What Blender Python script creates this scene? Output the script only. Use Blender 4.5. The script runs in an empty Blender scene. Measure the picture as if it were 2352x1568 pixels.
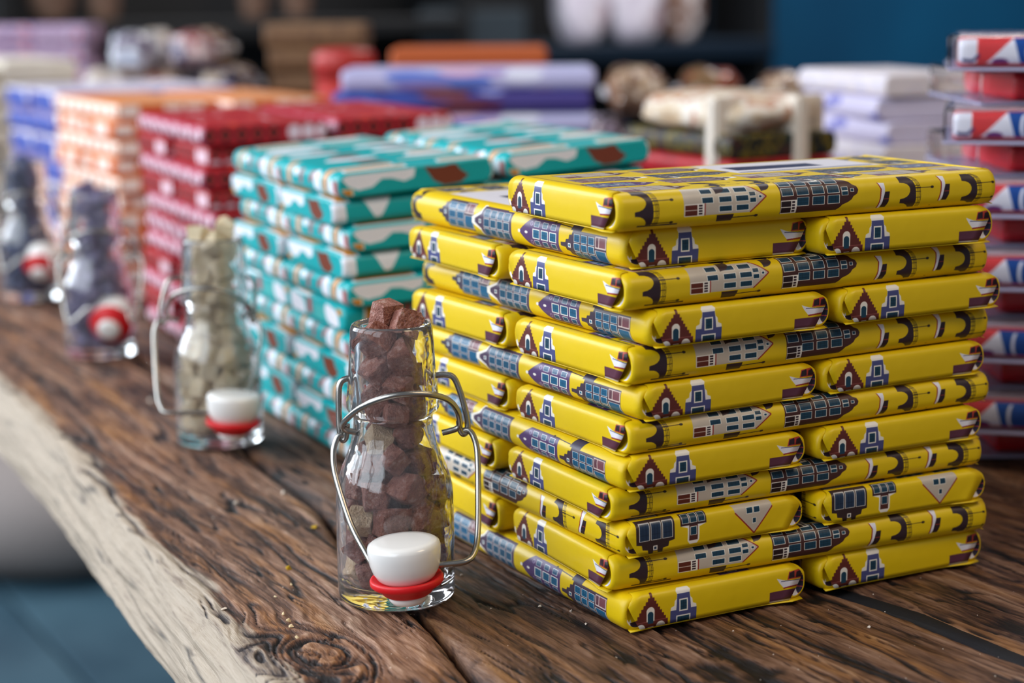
import bpy, bmesh, math, random
import numpy as np
from mathutils import Vector, Matrix, noise

# ------------------------------------------------------------------ camera, world, lights, exposure
sc = bpy.context.scene
COL = sc.collection
sc.view_settings.view_transform = 'Standard'
sc.view_settings.look = 'None'
sc.view_settings.exposure = 0.0
sc.view_settings.gamma = 1.0
sc.view_settings.use_curve_mapping = False
sc.cycles.max_bounces = 16
sc.cycles.transmission_bounces = 14
sc.cycles.transparent_max_bounces = 16
sc.cycles.sample_clamp_indirect = 40.0

def lin(r, g, b, a=1.0):
    f = lambda c: (c/255/12.92) if c/255 <= 0.04045 else ((c/255+0.055)/1.055)**2.4
    return (f(r), f(g), f(b), a)

cam_d = bpy.data.cameras.new('camera')
cam = bpy.data.objects.new('camera', cam_d); COL.objects.link(cam)
cam_d.sensor_width = 36.0
cam_d.lens = 4227.4*36.0/2352.0
cam_d.clip_start = 0.02
fwd = Vector((0.47643, 0.85982, -0.18364)); rgt = Vector((0.87388, -0.48606, -0.0086)); up = Vector((0.09666, 0.15639, 0.98296))
cam.matrix_world = Matrix((
    (rgt.x, up.x, -fwd.x, -0.32914),
    (rgt.y, up.y, -fwd.y, -0.51442),
    (rgt.z, up.z, -fwd.z, 0.21750),
    (0, 0, 0, 1)))
cam_d.dof.use_dof = True
cam_d.dof.focus_distance = 0.655
cam_d.dof.aperture_fstop = 7.0
sc.camera = cam

w = bpy.data.worlds.new('world'); sc.world = w; w.use_nodes = True
bg = w.node_tree.nodes['Background']
bg.inputs['Color'].default_value = (0.80, 0.88, 1.0, 1)
bg.inputs['Strength'].default_value = 0.22

def area(name, loc, target, sx, sy, power, color):
    l = bpy.data.lights.new(name, 'AREA'); l.shape = 'RECTANGLE'; l.size = sx; l.size_y = sy
    l.energy = power; l.color = color
    o = bpy.data.objects.new(name, l); COL.objects.link(o)
    o.location = loc
    o.rotation_euler = (Vector(target)-Vector(loc)).to_track_quat('-Z', 'Y').to_euler()
    return o
# daylight through the row of shop windows on the side of the bottles
for k_ in range(6):
    area('window_light', (-2.2, -0.9+1.35*k_, 1.45), (0.0, -0.9+1.35*k_+(.6, .5, .25, 0, -.2, -.3)[k_], 0.3), 1.2, 2.0, (34, 38, 49, 66, 86, 105)[k_], (0.84, 0.92, 1.0))
area('shelf_fill', (2.3, 2.2, 2.6), (2.6, 3.8, 0.1), 1.6, 0.4, 105, (1.0, 0.95, 0.92))  # added unseen lamp that brightens the shelf packets and navy panel
area('ceiling_light', (1.1, -1.3, 2.2), (0.2, 0.2, 0.0), 0.9, 0.9, 21, (1.0, 0.78, 0.52))

# ------------------------------------------------------------------ helpers
def setp(o, label=None, cat=None, group=None, kind=None):
    if label: o['label'] = label
    if cat: o['category'] = cat
    if group: o['group'] = group
    if kind: o['kind'] = kind
    return o
def empty(name, loc=(0, 0, 0), rz=0.0, label=None, cat=None, group=None):
    o = bpy.data.objects.new(name, None); COL.objects.link(o)
    o.empty_display_size = 0.01
    o.location = loc; o.rotation_euler = (0, 0, rz)
    return setp(o, label, cat, group)
def link(name, me, mat=None, parent=None, loc=(0, 0, 0), rot=(0, 0, 0), scale=(1, 1, 1)):
    if mat is not None and len(me.materials) == 0: me.materials.append(mat)
    o = bpy.data.objects.new(name, me); COL.objects.link(o)
    o.location = loc; o.rotation_euler = rot; o.scale = scale
    if parent is not None: o.parent = parent
    return o
def mesh(name, verts, faces, smooth=True, uvs=None):
    me = bpy.data.meshes.new(name)
    me.from_pydata([tuple(map(float, v)) for v in verts], [], faces)
    if uvs is not None:
        l = me.uv_layers.new(name='UVMap')
        l.data.foreach_set('uv', np.asarray(uvs, dtype=np.float32).ravel())
    if smooth: me.polygons.foreach_set('use_smooth', [True]*len(me.polygons))
    me.update()
    return me
def bm_mesh(name, bm, smooth=True):
    me = bpy.data.meshes.new(name); bm.to_mesh(me); bm.free()
    if smooth: me.polygons.foreach_set('use_smooth', [True]*len(me.polygons))
    return me
def lathe(name, prof, n=64, smooth=True):
    verts = []; faces = []; idx = []
    for r, z in prof:
        if r < 1e-6: idx.append([len(verts)]); verts.append((0, 0, z))
        else:
            idx.append(list(range(len(verts), len(verts)+n)))
            verts += [(r*math.cos(2*math.pi*i/n), r*math.sin(2*math.pi*i/n), z) for i in range(n)]
    for a, b in zip(idx[:-1], idx[1:]):
        for i in range(n):
            j = (i+1) % n
            if len(a) == 1 and len(b) > 1: faces.append((a[0], b[j], b[i]))
            elif len(b) == 1 and len(a) > 1: faces.append((a[i], a[j], b[0]))
            elif len(a) > 1 and len(b) > 1: faces.append((a[i], a[j], b[j], b[i]))
    return mesh(name, verts, faces, smooth)
def smooth_path(pts, sub=8):
    P = [Vector(p) for p in pts]; out = []
    for i in range(len(P)-1):
        p0 = P[max(i-1, 0)]; p1 = P[i]; p2 = P[i+1]; p3 = P[min(i+2, len(P)-1)]
        for k in range(sub):
            t = k/sub
            out.append(0.5*((2*p1)+(p2-p0)*t+(2*p0-5*p1+4*p2-p3)*t*t+(3*p1-p0-3*p2+p3)*t**3))
    out.append(P[-1]); return out
def tube(name, pts, r, n=12, sub=8):
    P = smooth_path(pts, sub); verts = []; faces = []
    t = (P[1]-P[0]).normalized(); nrm = t.orthogonal().normalized()
    for i, p in enumerate(P):
        t = (P[min(i+1, len(P)-1)]-P[max(i-1, 0)]).normalized()
        nrm = (nrm-t*nrm.dot(t)).normalized(); bi = t.cross(nrm)
        for k in range(n):
            a = 2*math.pi*k/n
            verts.append(p+(nrm*math.cos(a)+bi*math.sin(a))*r)
    m = len(P)
    for i in range(m-1):
        for k in range(n):
            faces.append((i*n+k, i*n+(k+1) % n, (i+1)*n+(k+1) % n, (i+1)*n+k))
    faces.append(tuple(range(n))[::-1]); faces.append(tuple((m-1)*n+k for k in range(n)))
    return mesh(name, verts, faces)
def box_mesh(name, sx, sy, sz, bev=0.0, seg=2, smooth=False):
    bm = bmesh.new(); bmesh.ops.create_cube(bm, size=1.0)
    bmesh.ops.scale(bm, vec=(sx, sy, sz), verts=bm.verts)
    if bev > 0: bmesh.ops.bevel(bm, geom=bm.edges[:], offset=bev, segments=seg, profile=0.5, affect='EDGES')
    return bm_mesh(name, bm, smooth)

# numpy gradient noise
_rng = np.random.RandomState(7)
_perm = _rng.permutation(512)
_gr = _rng.uniform(0, 2*np.pi, 512); _gx, _gy = np.cos(_gr), np.sin(_gr)
def pnoise(x, y):
    xi = np.floor(x).astype(int); yi = np.floor(y).astype(int); xf = x-xi; yf = y-yi
    def g(ix, iy, fx, fy):
        h = _perm[(_perm[ix & 511]+iy) & 511]; return _gx[h]*fx+_gy[h]*fy
    u = xf*xf*xf*(xf*(xf*6-15)+10); v = yf*yf*yf*(yf*(yf*6-15)+10)
    a = g(xi, yi, xf, yf)*(1-u)+g(xi+1, yi, xf-1, yf)*u
    b = g(xi, yi+1, xf, yf-1)*(1-u)+g(xi+1, yi+1, xf-1, yf-1)*u
    return (a*(1-v)+b*v)*1.5

# ------------------------------------------------------------------ materials
def pmat(name, color, rough=0.5, metal=0.0, spec=0.5, trans=0.0, ior=1.45, coat=0.0):
    m = bpy.data.materials.new(name); m.use_nodes = True
    b = m.node_tree.nodes['Principled BSDF']
    b.inputs['Base Color'].default_value = color
    b.inputs['Roughness'].default_value = rough
    b.inputs['Metallic'].default_value = metal
    b.inputs['Specular IOR Level'].default_value = spec
    b.inputs['Transmission Weight'].default_value = trans
    b.inputs['IOR'].default_value = ior
    b.inputs['Coat Weight'].default_value = coat
    return m
def nd(m, t): return m.node_tree.nodes.new(t)
def lk(m, a, b): m.node_tree.links.new(a, b)
def ramp(m, fac, stops):
    r = nd(m, 'ShaderNodeValToRGB'); e = r.color_ramp.elements
    while len(e) < len(stops): e.new(0.5)
    for x, (p, c) in zip(e, stops): x.position = p; x.color = c
    lk(m, fac, r.inputs['Fac']); return r
def noise_tex(m, scale, detail=4, vec=None, rough=0.55, dist=0.0):
    n = nd(m, 'ShaderNodeTexNoise'); n.inputs['Scale'].default_value = scale; n.inputs['Detail'].default_value = detail
    n.inputs['Roughness'].default_value = rough; n.inputs['Distortion'].default_value = dist
    if vec is not None: lk(m, vec, n.inputs['Vector'])
    return n
def bump(m, height, strength, distance):
    b = nd(m, 'ShaderNodeBump'); b.inputs['Strength'].default_value = strength; b.inputs['Distance'].default_value = distance
    lk(m, height, b.inputs['Height']); lk(m, b.outputs['Normal'], m.node_tree.nodes['Principled BSDF'].inputs['Normal'])
def blotch(name, colors, scale, rough=0.5, seed=0.0, spec=0.5, coat=0.0):
    """printed / lumpy surface made of patches of several colours"""
    m = pmat(name, colors[0], rough, spec=spec, coat=coat)
    tc = nd(m, 'ShaderNodeTexCoord'); mp = nd(m, 'ShaderNodeMapping'); mp.inputs['Location'].default_value = (seed, seed*.7, seed*1.3)
    lk(m, tc.outputs['Object'], mp.inputs['Vector'])
    n = noise_tex(m, scale, 3, mp.outputs['Vector'])
    k = len(colors); st = []
    for i, c in enumerate(colors):
        st.append((0.34+0.32*i/k, c))
    r = ramp(m, n.outputs['Fac'], st); r.color_ramp.interpolation = 'CONSTANT'
    lk(m, r.outputs['Color'], m.node_tree.nodes['Principled BSDF'].inputs['Base Color'])
    return m

# ------------------------------------------------------------------ printed wrapping papers (drawn here, in millimetres)
class Sheet:
    def __init__(s, wmm, hmm, ppm, base, ss=2):
        s.k = ppm*ss; s.ss = ss; s.w = int(wmm*ppm); s.h = int(hmm*ppm)
        s.a = np.empty((s.h*ss, s.w*ss, 3), np.float32); s.a[:] = np.array(base)/255.0
        s.fr = lambda x, y: (x, y)
    def poly(s, pts, c):
        P = np.array([s.fr(x, y) for x, y in pts])*s.k
        x0, y0 = np.floor(P.min(0)).astype(int); x1, y1 = np.ceil(P.max(0)).astype(int)
        x0 = max(x0, 0); y0 = max(y0, 0); x1 = min(x1, s.a.shape[1]); y1 = min(y1, s.a.shape[0])
        if x1 <= x0 or y1 <= y0: return
        X, Y = np.meshgrid(np.arange(x0, x1)+.5, np.arange(y0, y1)+.5)
        ins = np.zeros(X.shape, bool); n = len(P)
        for i in range(n):
            ax, ay = P[i]; bx, by = P[(i+1) % n]
            if ay == by: continue
            ins ^= ((ay > Y) != (by > Y)) & (X < (bx-ax)*(Y-ay)/(by-ay)+ax)
        s.a[y0:y1, x0:x1][ins] = np.array(c)/255.0
    def rect(s, x0, y0, x1, y1, c): s.poly([(x0, y0), (x1, y0), (x1, y1), (x0, y1)], c)
    def ell(s, cx, cy, rx, ry, c, a0=0, a1=360, n=28):
        s.poly([(cx+rx*math.cos(math.radians(a0+(a1-a0)*i/n)), cy+ry*math.sin(math.radians(a0+(a1-a0)*i/n))) for i in range(n+(0 if a1-a0 >= 360 else 1))], c)
    def line(s, x0, y0, x1, y1, t, c):
        d = math.hypot(x1-x0, y1-y0) or 1; nx, ny = -(y1-y0)/d*t/2, (x1-x0)/d*t/2
        s.poly([(x0+nx, y0+ny), (x1+nx, y1+ny), (x1-nx, y1-ny), (x0-nx, y0-ny)], c)
    def image(s, name):
        a = s.a.reshape(s.h, s.ss, s.w, s.ss, 3).mean((1, 3))
        px = np.ones((s.h, s.w, 4), np.float32); px[..., :3] = a
        im = bpy.data.images.new(name, s.w, s.h); im.pixels.foreach_set(px.ravel()); im.update()
        im.pack()
        return im
def paper(name, img, rough=0.42, spec=0.45, crease=0.25):
    m = pmat(name, (1, 1, 1, 1), rough, spec=spec)
    t = nd(m, 'ShaderNodeTexImage'); t.image = img; t.interpolation = 'Cubic'
    lk(m, t.outputs['Color'], m.node_tree.nodes['Principled BSDF'].inputs['Base Color'])
    tc = nd(m, 'ShaderNodeTexCoord')
    n = noise_tex(m, 45, 3, tc.outputs['Object']); bump(m, n.outputs['Fac'], crease, 0.002)
    return m

BL, BW, BT = 0.165, 0.0795, 0.0126            # a wrapped bar
Lm, Wm, Tm = 165.0, 79.5, 12.6
PER = 2*(Wm+Tm); SH = PER+2+3*(Tm+2)           # sheet height in mm
Y_E = PER+2; Y_C = Y_E+Tm+2; S_B = Tm+Wm
def place(ox, oy, ang):
    """frame: local (x across, y up) turned by ang degrees"""
    c, q = round(math.cos(math.radians(ang))), round(math.sin(math.radians(ang)))
    return lambda x, y: (ox+c*x-q*y, oy+q*x+c*y)

YEL = (228, 192, 8); DK = (52, 36, 44); BRN = (84, 44, 38); WHT = (242, 234, 222); GRY = (196, 182, 166)
PANE = (22, 62, 84); BLU = (74, 78, 128); PUR = (84, 56, 104); RED = (150, 42, 36); SLATE = (64, 56, 76)
def window(c, x, y, w, h, fr=WHT, pane=PANE, nx=3, ny=3, f=.22):
    c.rect(x-f, y-f, x+w+f, y+h+f, fr); c.rect(x, y, x+w, y+h, pane)
    g = tuple(int(v*.6) for v in pane)
    for i in range(1, nx): c.rect(x+w*i/nx-.06, y, x+w*i/nx+.06, y+h, g)
    for i in range(1, ny): c.rect(x, y+h*i/ny-.06, x+w, y+h*i/ny+.06, g)
def door(c, x, y, w, h, col):
    c.rect(x-.4, y, x+w+.4, y+h+.4, WHT)
    c.rect(x, y+.2, x+w*.47, y+h*.68, col); c.rect(x+w*.53, y+.2, x+w, y+h*.68, col)
    for i in range(4): c.rect(x+.1+w*i/4, y+h*.75, x+w*(i+.75)/4, y+h*.95, DK)
def grey_house(c, w=12.0, h=34.0):
    c.poly([(0, 0), (w, 0), (w, h*.8), (w*.5, h), (0, h*.8)], GRY)
    c.line(0, h*.8, w*.5, h, .5, RED); c.line(w, h*.8, w*.5, h, .5, RED)
    for i, yy in enumerate((7.5, 14.5, 21.5)):
        for j, xx in enumerate((1.2, 5.0, 8.8)):
            if i == 0 and j == 2: continue
            if i == 0: window(c, xx, yy, 2.1, 4.4)
            else: window(c, xx, yy, 2.1, 5.0)
    door(c, 7.6, 0.3, 4.2, 7.6, (96, 40, 26))
    c.line(7.2, 8.6, 12, 8.6, .4, RED)
    window(c, 3.7, 27.2, 1.7, 2.4, nx=2); window(c, 6.3, 27.2, 1.7, 2.4, nx=2); window(c, 5.5, 31.0, .9, 1.0, nx=1, ny=1)
def brown_house(c, w=16.0, h=34.0, col=(70, 38, 34)):
    pts = [(0, 0), (w, 0), (w, 24.5), (w*.93, 26), (w*.86, 27), (w*.8, 29.5), (w*.74, 31.0), (w*.66, 31.8), (w*.6, 33.4), (w*.5, 34), (w*.4, 33.4), (w*.34, 31.8), (w*.26, 31), (w*.2, 29.5), (w*.14, 27), (w*.07, 26), (0, 24.5)]
    c.poly(pts, col)
    for i, yy in enumerate((7.2, 14.0, 20.6)):
        for xx in (1.0, 5.3, 9.7):
            window(c, xx, yy, 3.2, 4.9)
    for xx in (1.0, 5.3): window(c, xx, 0.8, 3.2, 4.6)
    door(c, 10.8, 0.2, 4.8, 6.4, (38, 22, 24))
    window(c, 6.4, 26.8, 1.5, 2.5, nx=1); window(c, 8.3, 26.8, 1.5, 2.5, nx=1); window(c, 7.4, 30.7, 1.1, 1.2, nx=1, ny=1)
def bridge(c, w=22.0, h=7.0, post=True):
    c.poly([(0, 0), (3.4, 0), (3.4, .8)] + [(6.8+3.4*math.cos(math.radians(a)), .6+4.0*math.sin(math.radians(a))) for a in range(180, -1, -20)] + [(10.4, 0), (12.2, 0)] + [(15.6+3.4*math.cos(math.radians(a)), .6+4.0*math.sin(math.radians(a))) for a in range(180, -1, -20)] + [(19.2, 0), (w, 0), (w, 3.2)] + [(w*.5+w*.5*math.cos(math.radians(a)), 3.2+4.2*math.sin(math.radians(a))) for a in range(0, 181, 15)], DK)
    for k in (0.9, 1.5, 2.1):
        for i in range(12):
            x0 = w*i/12; x1 = w*(i+1)/12; f = lambda x: 3.2+4.2*math.sqrt(max(0, 1-((x-w/2)/(w/2))**2))+k
            c.line(x0, f(x0), x1, f(x1), .16, (44, 30, 24))
    for i in range(1, 8):
        x = w*i/8; y = 3.2+4.2*math.sqrt(max(0, 1-((x-w/2)/(w/2))**2)); c.line(x, y, x, y+2.3, .2, (44, 30, 24))
    if post:
        for x in (w*.3, w*.74):
            c.line(x, 7, x, 14.5, .3, (44, 30, 24)); c.ell(x, 14.8, .55, .75, (44, 30, 24)); c.line(x, 7, x, 9.5, .55, (44, 30, 24))
def boat(c, w=15.0):
    c.poly([(0, 5.0), (1.2, 3.2), (3, 1.2), (w, 1.9), (w, 3.8), (7, 3.4), (3.4, 3.9)], (232, 228, 236))
    c.poly([(3.0, 1.2), (w, 1.9), (w, 1.45), (3.1, .7)], RED)
    c.line(2.0, 3.6, w, 3.05, .25, (70, 70, 110))
    c.poly([(4.8, 3.8), (w, 4.0), (w, 7.4), (5.6, 6.6)], (176, 60, 50))
    for i in range(3): c.poly([(5.4+i*3.1, 4.2), (8.0+i*3.1, 4.3), (8.0+i*3.1, 6.7), (5.8+i*3.1, 6.2)], (44, 26, 34))
def boat_side(c):
    c.poly([(0, .2), (.3, 3.0), (4, 3.0), (8, 2.5), (11.2, .9), (11.2, .1), (7, 1.2), (3, 1.5)], (232, 228, 236))
    c.poly([(0, .2), (3, 1.5), (7, 1.2), (11.2, .1), (11.2, -.4), (7, .7), (3, 1.0), (0, -.2)], RED)
    c.poly([(4.2, 3.1), (11, 1.3), (11, 3.6), (8.4, 4.8), (4.2, 5.2)], (44, 26, 34)); c.line(7.2, 2.6, 7.2, 5.0, .25, (176, 60, 50))
def step_house(c, w=14.5, h=12.0, body=(96, 40, 34)):
    pts = [(0, 0), (0, 2.6)]
    n = 8
    for i in range(n):
        x = (w/2-.5)*i/n; y = 2.6+(h-3.2)*(i+1)/n; pts += [(x+.05, y-.9), (x+(w/2-.5)/n, y-.9), (x+(w/2-.5)/n, y)]
    pts += [(w/2-.5, h), (w/2+.5, h)]
    for i in range(n-1, -1, -1):
        x = (w/2-.5)*i/n; y = 2.6+(h-3.2)*(i+1)/n; pts += [(w-x-(w/2-.5)/n, y), (w-x-(w/2-.5)/n, y-.9), (w-x-.05, y-.9)]
    pts += [(w, 2.6), (w, 0)]
    c.poly(pts, body); c.line(0, 2.7, w, 2.7, .2, (150, 80, 76))
    c.rect(w/2-1.7, 2.6, w/2+1.7, 6.0, WHT); c.ell(w/2, 6.0, 1.7, 1.5, WHT)
    c.rect(w/2-1.2, 1.9, w/2+1.2, 4.8, PANE); c.ell(w/2, 4.8, 1.2, 1.1, PANE)
    for x in (3.0, w-3.0): c.ell(x, .6, 1.9, 1.6, WHT); c.rect(x-1.3, -1.2, x+1.3, .6, PANE)
    c.rect(w/2-1.3, -.6, w/2+1.3, .9, WHT); c.rect(w/2-.9, -.6, w/2+.9, .6, PANE)
def blue_house(c, w=11.0, h=12.0):
    c.poly([(0, 5), (0.2, 6.4), (1.6, 7), (1.8, 8.6), (2.6, 9.4), (2.8, 11), (2.4, 12), (3.4, 13), (7.6, 13), (8.6, 12), (8.2, 11), (8.4, 9.4), (9.2, 8.6), (9.4, 7), (10.8, 6.4), (11, 5)], WHT)
    c.rect(0, -1, w, 5.2, BLU); c.poly([(2.4, 5), (2.9, 11), (8.1, 11), (8.6, 5)], BLU)
    window(c, 4.2, 5.0, 2.6, 3.6, nx=2, ny=3, f=.5); window(c, 3.0, -.6, 5.0, 3.2, nx=3, ny=2, f=.5)
def deep_house(c, w=13.5, h=30.0, col=SLATE, cols=3, rows=2, pane=(24, 92, 128), top='step', shop=True):
    e = h*.74
    if top == 'step':
        pts = [(0, 0), (w, 0), (w, e), (w*.86, e+.4), (w*.84, e+2.2), (w*.7, e+2.6), (w*.68, e+4.4), (w*.58, e+4.8), (w*.56, h), (w*.44, h), (w*.42, e+4.8), (w*.32, e+4.4), (w*.3, e+2.6), (w*.16, e+2.2), (w*.14, e+.4), (0, e)]
    else: pts = [(0, 0), (w, 0), (w, e), (w*.5, h), (0, e)]
    if top == 'white':
        c.poly([(-.6, e-1), (w+.6, e-1), (w+.6, e+1), (w*.8, e+1.6), (w*.72, e+4), (w*.6, h+.6), (w*.4, h+.6), (w*.28, e+4), (w*.2, e+1.6), (-.6, e+1)], WHT)
        pts = [(0, 0), (w, 0), (w, e), (w*.72, e+1.4), (w*.56, h-1.8), (w*.44, h-1.8), (w*.28, e+1.4), (0, e)]
    c.poly(pts, col)
    y0 = 8.5 if shop else 2.0
    for i in range(rows):
        for j in range(cols):
            ww = (w-1.6)/cols
            window(c, 1.0+ww*j, y0+(e-y0)*i/rows, ww-.9, (e-y0)/rows-1.2, pane=pane)
    if shop:
        c.rect(.8, .3, w*.52, 7.6, (210, 190, 180)); c.rect(1.2, .8, w*.5, 7.2, pane)
        c.rect(w*.58, .3, w-.6, 7.6, (210, 190, 180)); c.rect(w*.62, .8, w-1.0, 5.0, (120, 70, 78)); c.rect(w*.62, 5.4, w-1.0, 7.2, (96, 60, 70))
    c.rect(w*.5-.9, e+1.2, w*.5+.9, e+3.0, WHT); c.rect(w*.5-.5, e+1.6, w*.5+.5, e+2.6, pane)
def purple_house(c, w=13.5, h=29.0):
    e = h*.7; c.poly([(0, 0), (w, 0), (w, e), (w*.5, h), (0, e)], PUR); c.ell(w*.5, h, .8, .9, WHT)
    for j, x in enumerate((1.2, 5.0, 9.6)):
        for i in range(3 if j == 1 else 3):
            y = 2.2+i*6.0
            if j == 1: window(c, x, y, 3.4, 4.2, nx=2, ny=2, f=.45, pane=(24, 92, 128))
            else: window(c, x+.3, y+.4, 2.2, 3.2, pane=(24, 84, 124))
    for x in (2.8, 10.9): c.ell(x, e-.4, 1.0, .9, (170, 150, 190)); c.ell(x, e-.4, .7, .6, PUR)
    c.ell(w*.5, e+3.4, .6, 1.1, WHT)

def yellow_sheet():
    c = Sheet(Lm, SH, 8, YEL)
    # -- side A, running from its bottom edge (0) up over the top
    c.fr = place(6.5, 17.0, -90); bridge(c, 21.0, 7)
    c.fr = place(26.0, 15.5, -90); grey_house(c)
    c.fr = place(66.0, 17.5, -90); brown_house(c)
    c.fr = place(0, 0, 0); c.poly([(40, 0), (46, 0), (46.5, 3.2), (39.5, 3.2)], DK); c.line(46, 1.6, 56, 1.8, .4, DK); c.ell(56, 1.8, .8, .6, DK); c.rect(8, -1, 24, .8, DK)
    c.fr = place(109, 12.0, -90); boat_side(c)
    c.fr = place(119, 14.5, -90); bridge(c, 20.0, 7)
    c.fr = place(137, 13.5, -90); boat_side(c)
    c.fr = place(148, 13.5, -90); bridge(c, 15.5, 7)
    # -- top face
    rnd = random.Random(4)
    for row, s in enumerate((31, 48, 66, 84)):
        t = 4+rnd.random()*10
        while t < 150:
            c.fr = place(t, s, -90); k = rnd.randrange(5)
            if k == 0: deep_house(c, col=(92, 58, 58), pane=(190, 176, 160))
            elif k == 1: brown_house(c, 13.0)
            elif k == 2: deep_house(c, col=(70, 44, 50), top='white', pane=(120, 96, 96))
            elif k == 3: bridge(c, 14.0, 6)
            else: purple_house(c)
            t += (33, 36, 33, 19, 32)[k]
    c.fr = place(0, 0, 0)
    c.rect(76, 52, 142, 86, (226, 220, 226)); c.rect(82, 62, 122, 74, (30, 36, 74)); c.rect(78, 54, 140, 56, (40, 44, 84))
    c.rect(99, 16.5, 101.5, 31, (116, 52, 44)); c.rect(101.5, 16.5, 102.2, 31, WHT)
    # -- side B, seen upright from its own side
    fb = lambda ox, oy, ang: (lambda f: (lambda x, y: (Lm-f(x, y)[0], S_B+Tm-f(x, y)[1])))(place(ox, oy, ang))
    c.fr = fb(10.5, 0.5, 90); bridge(c, 12.0, 5)
    c.fr = fb(57.0, 0.5, 90); deep_house(c, 13.5, 30, SLATE, 3, 2)
    c.fr = fb(87.0, -1.0, 90); deep_house(c, 14.5, 31, (78, 60, 84), 3, 4, shop=False, top='white', pane=(26, 82, 112))
    c.fr = fb(122.0, -1.0, 90); purple_house(c)
    c.fr = fb(154.5, -2.5, 90); deep_house(c, 13.0, 31, (66, 50, 66), 3, 3)
    c.fr = fb(0, 0, 0); c.poly([(130, 10.5), (137, 10.5), (138, 16), (131, 16)], SLATE); c.line(118, 12.3, 130, 11.6, .4, DK); c.ell(118, 12.3, .7, .7, DK)
    # -- end papers: first row the outer flap, second row the tucked sheet behind
    for ox in (0.0, 82.0):
        f = place(ox, Y_E, 0)
        if ox == 0:
            c.fr = lambda x, y: (4.0+x+max(0, y-7)*.12, Y_E+y*1.06); step_house(c)
            c.fr = lambda x, y: (19.5+x, Y_E+y*.98); blue_house(c)
            c.fr = place(65.5, Y_E+4.4, 0); boat(c)
            c.fr = f; c.rect(62.5, 1.0, 75.5, 4.6, (92, 48, 66)); c.rect(62.5, .4, 75.5, 1.2, WHT)
        else:
            c.fr = lambda x, y: (82+22-x, Y_E+14.0-y); deep_house(c, 16.0, 12.6, (52, 36, 38), 3, 1, shop=False, pane=(34, 54, 80))
            c.fr = lambda x, y: (82+35.5-x, Y_E+14-y); c.rect(0, 0, 11.0, 5.0, (58, 36, 38)); [window(c, .7+i*3.4, .8, 2.6, 3.2) for i in range(3)]; c.poly([(0, 5), (11, 5), (8, 6), (8, 11), (7, 12.4), (4, 12.4), (3, 11), (3, 6)], WHT); c.rect(3.7, 5, 7.3, 11, (84, 44, 40)); window(c, 4.3, 5.8, 2.4, 3, nx=1)
            c.fr = place(82, Y_E, 0); c.poly([(47, 14), (64, 14), (64.5, 11), (56.5, 1.5), (48, 10.5)], GRY); c.line(48, 10.5, 56.5, 1.5, .5, RED); c.line(64.5, 11, 56.5, 1.5, .5, RED); window(c, 53.2, 9.6, 2.4, 2); window(c, 56.4, 9.6, 2.4, 2); window(c, 55.8, 5.6, 1.3, 1.8, nx=1)
        c.fr = place(ox, Y_C, 0)
        c.poly([(1.5, 0), (4.4, 0), (4.0, 4.4), (3.0, 3.6), (2.2, 4.8), (1.2, 3)], (238, 228, 220)); c.rect(3.4, 0, 6.5, 3.2, DK)
        c.poly([(73, 0), (75.5, 0), (77, 9), (76, 9.5)], (236, 232, 240))
        for i in range(5): c.rect(75.6, i*2.3, 79.5, i*2.3+1.9, (36, 28, 56)); c.rect(75.6, i*2.3+1.9, 79.5, i*2.3+2.3, (186, 66, 74))
    return c.image('paper_yellow_houses')

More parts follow.
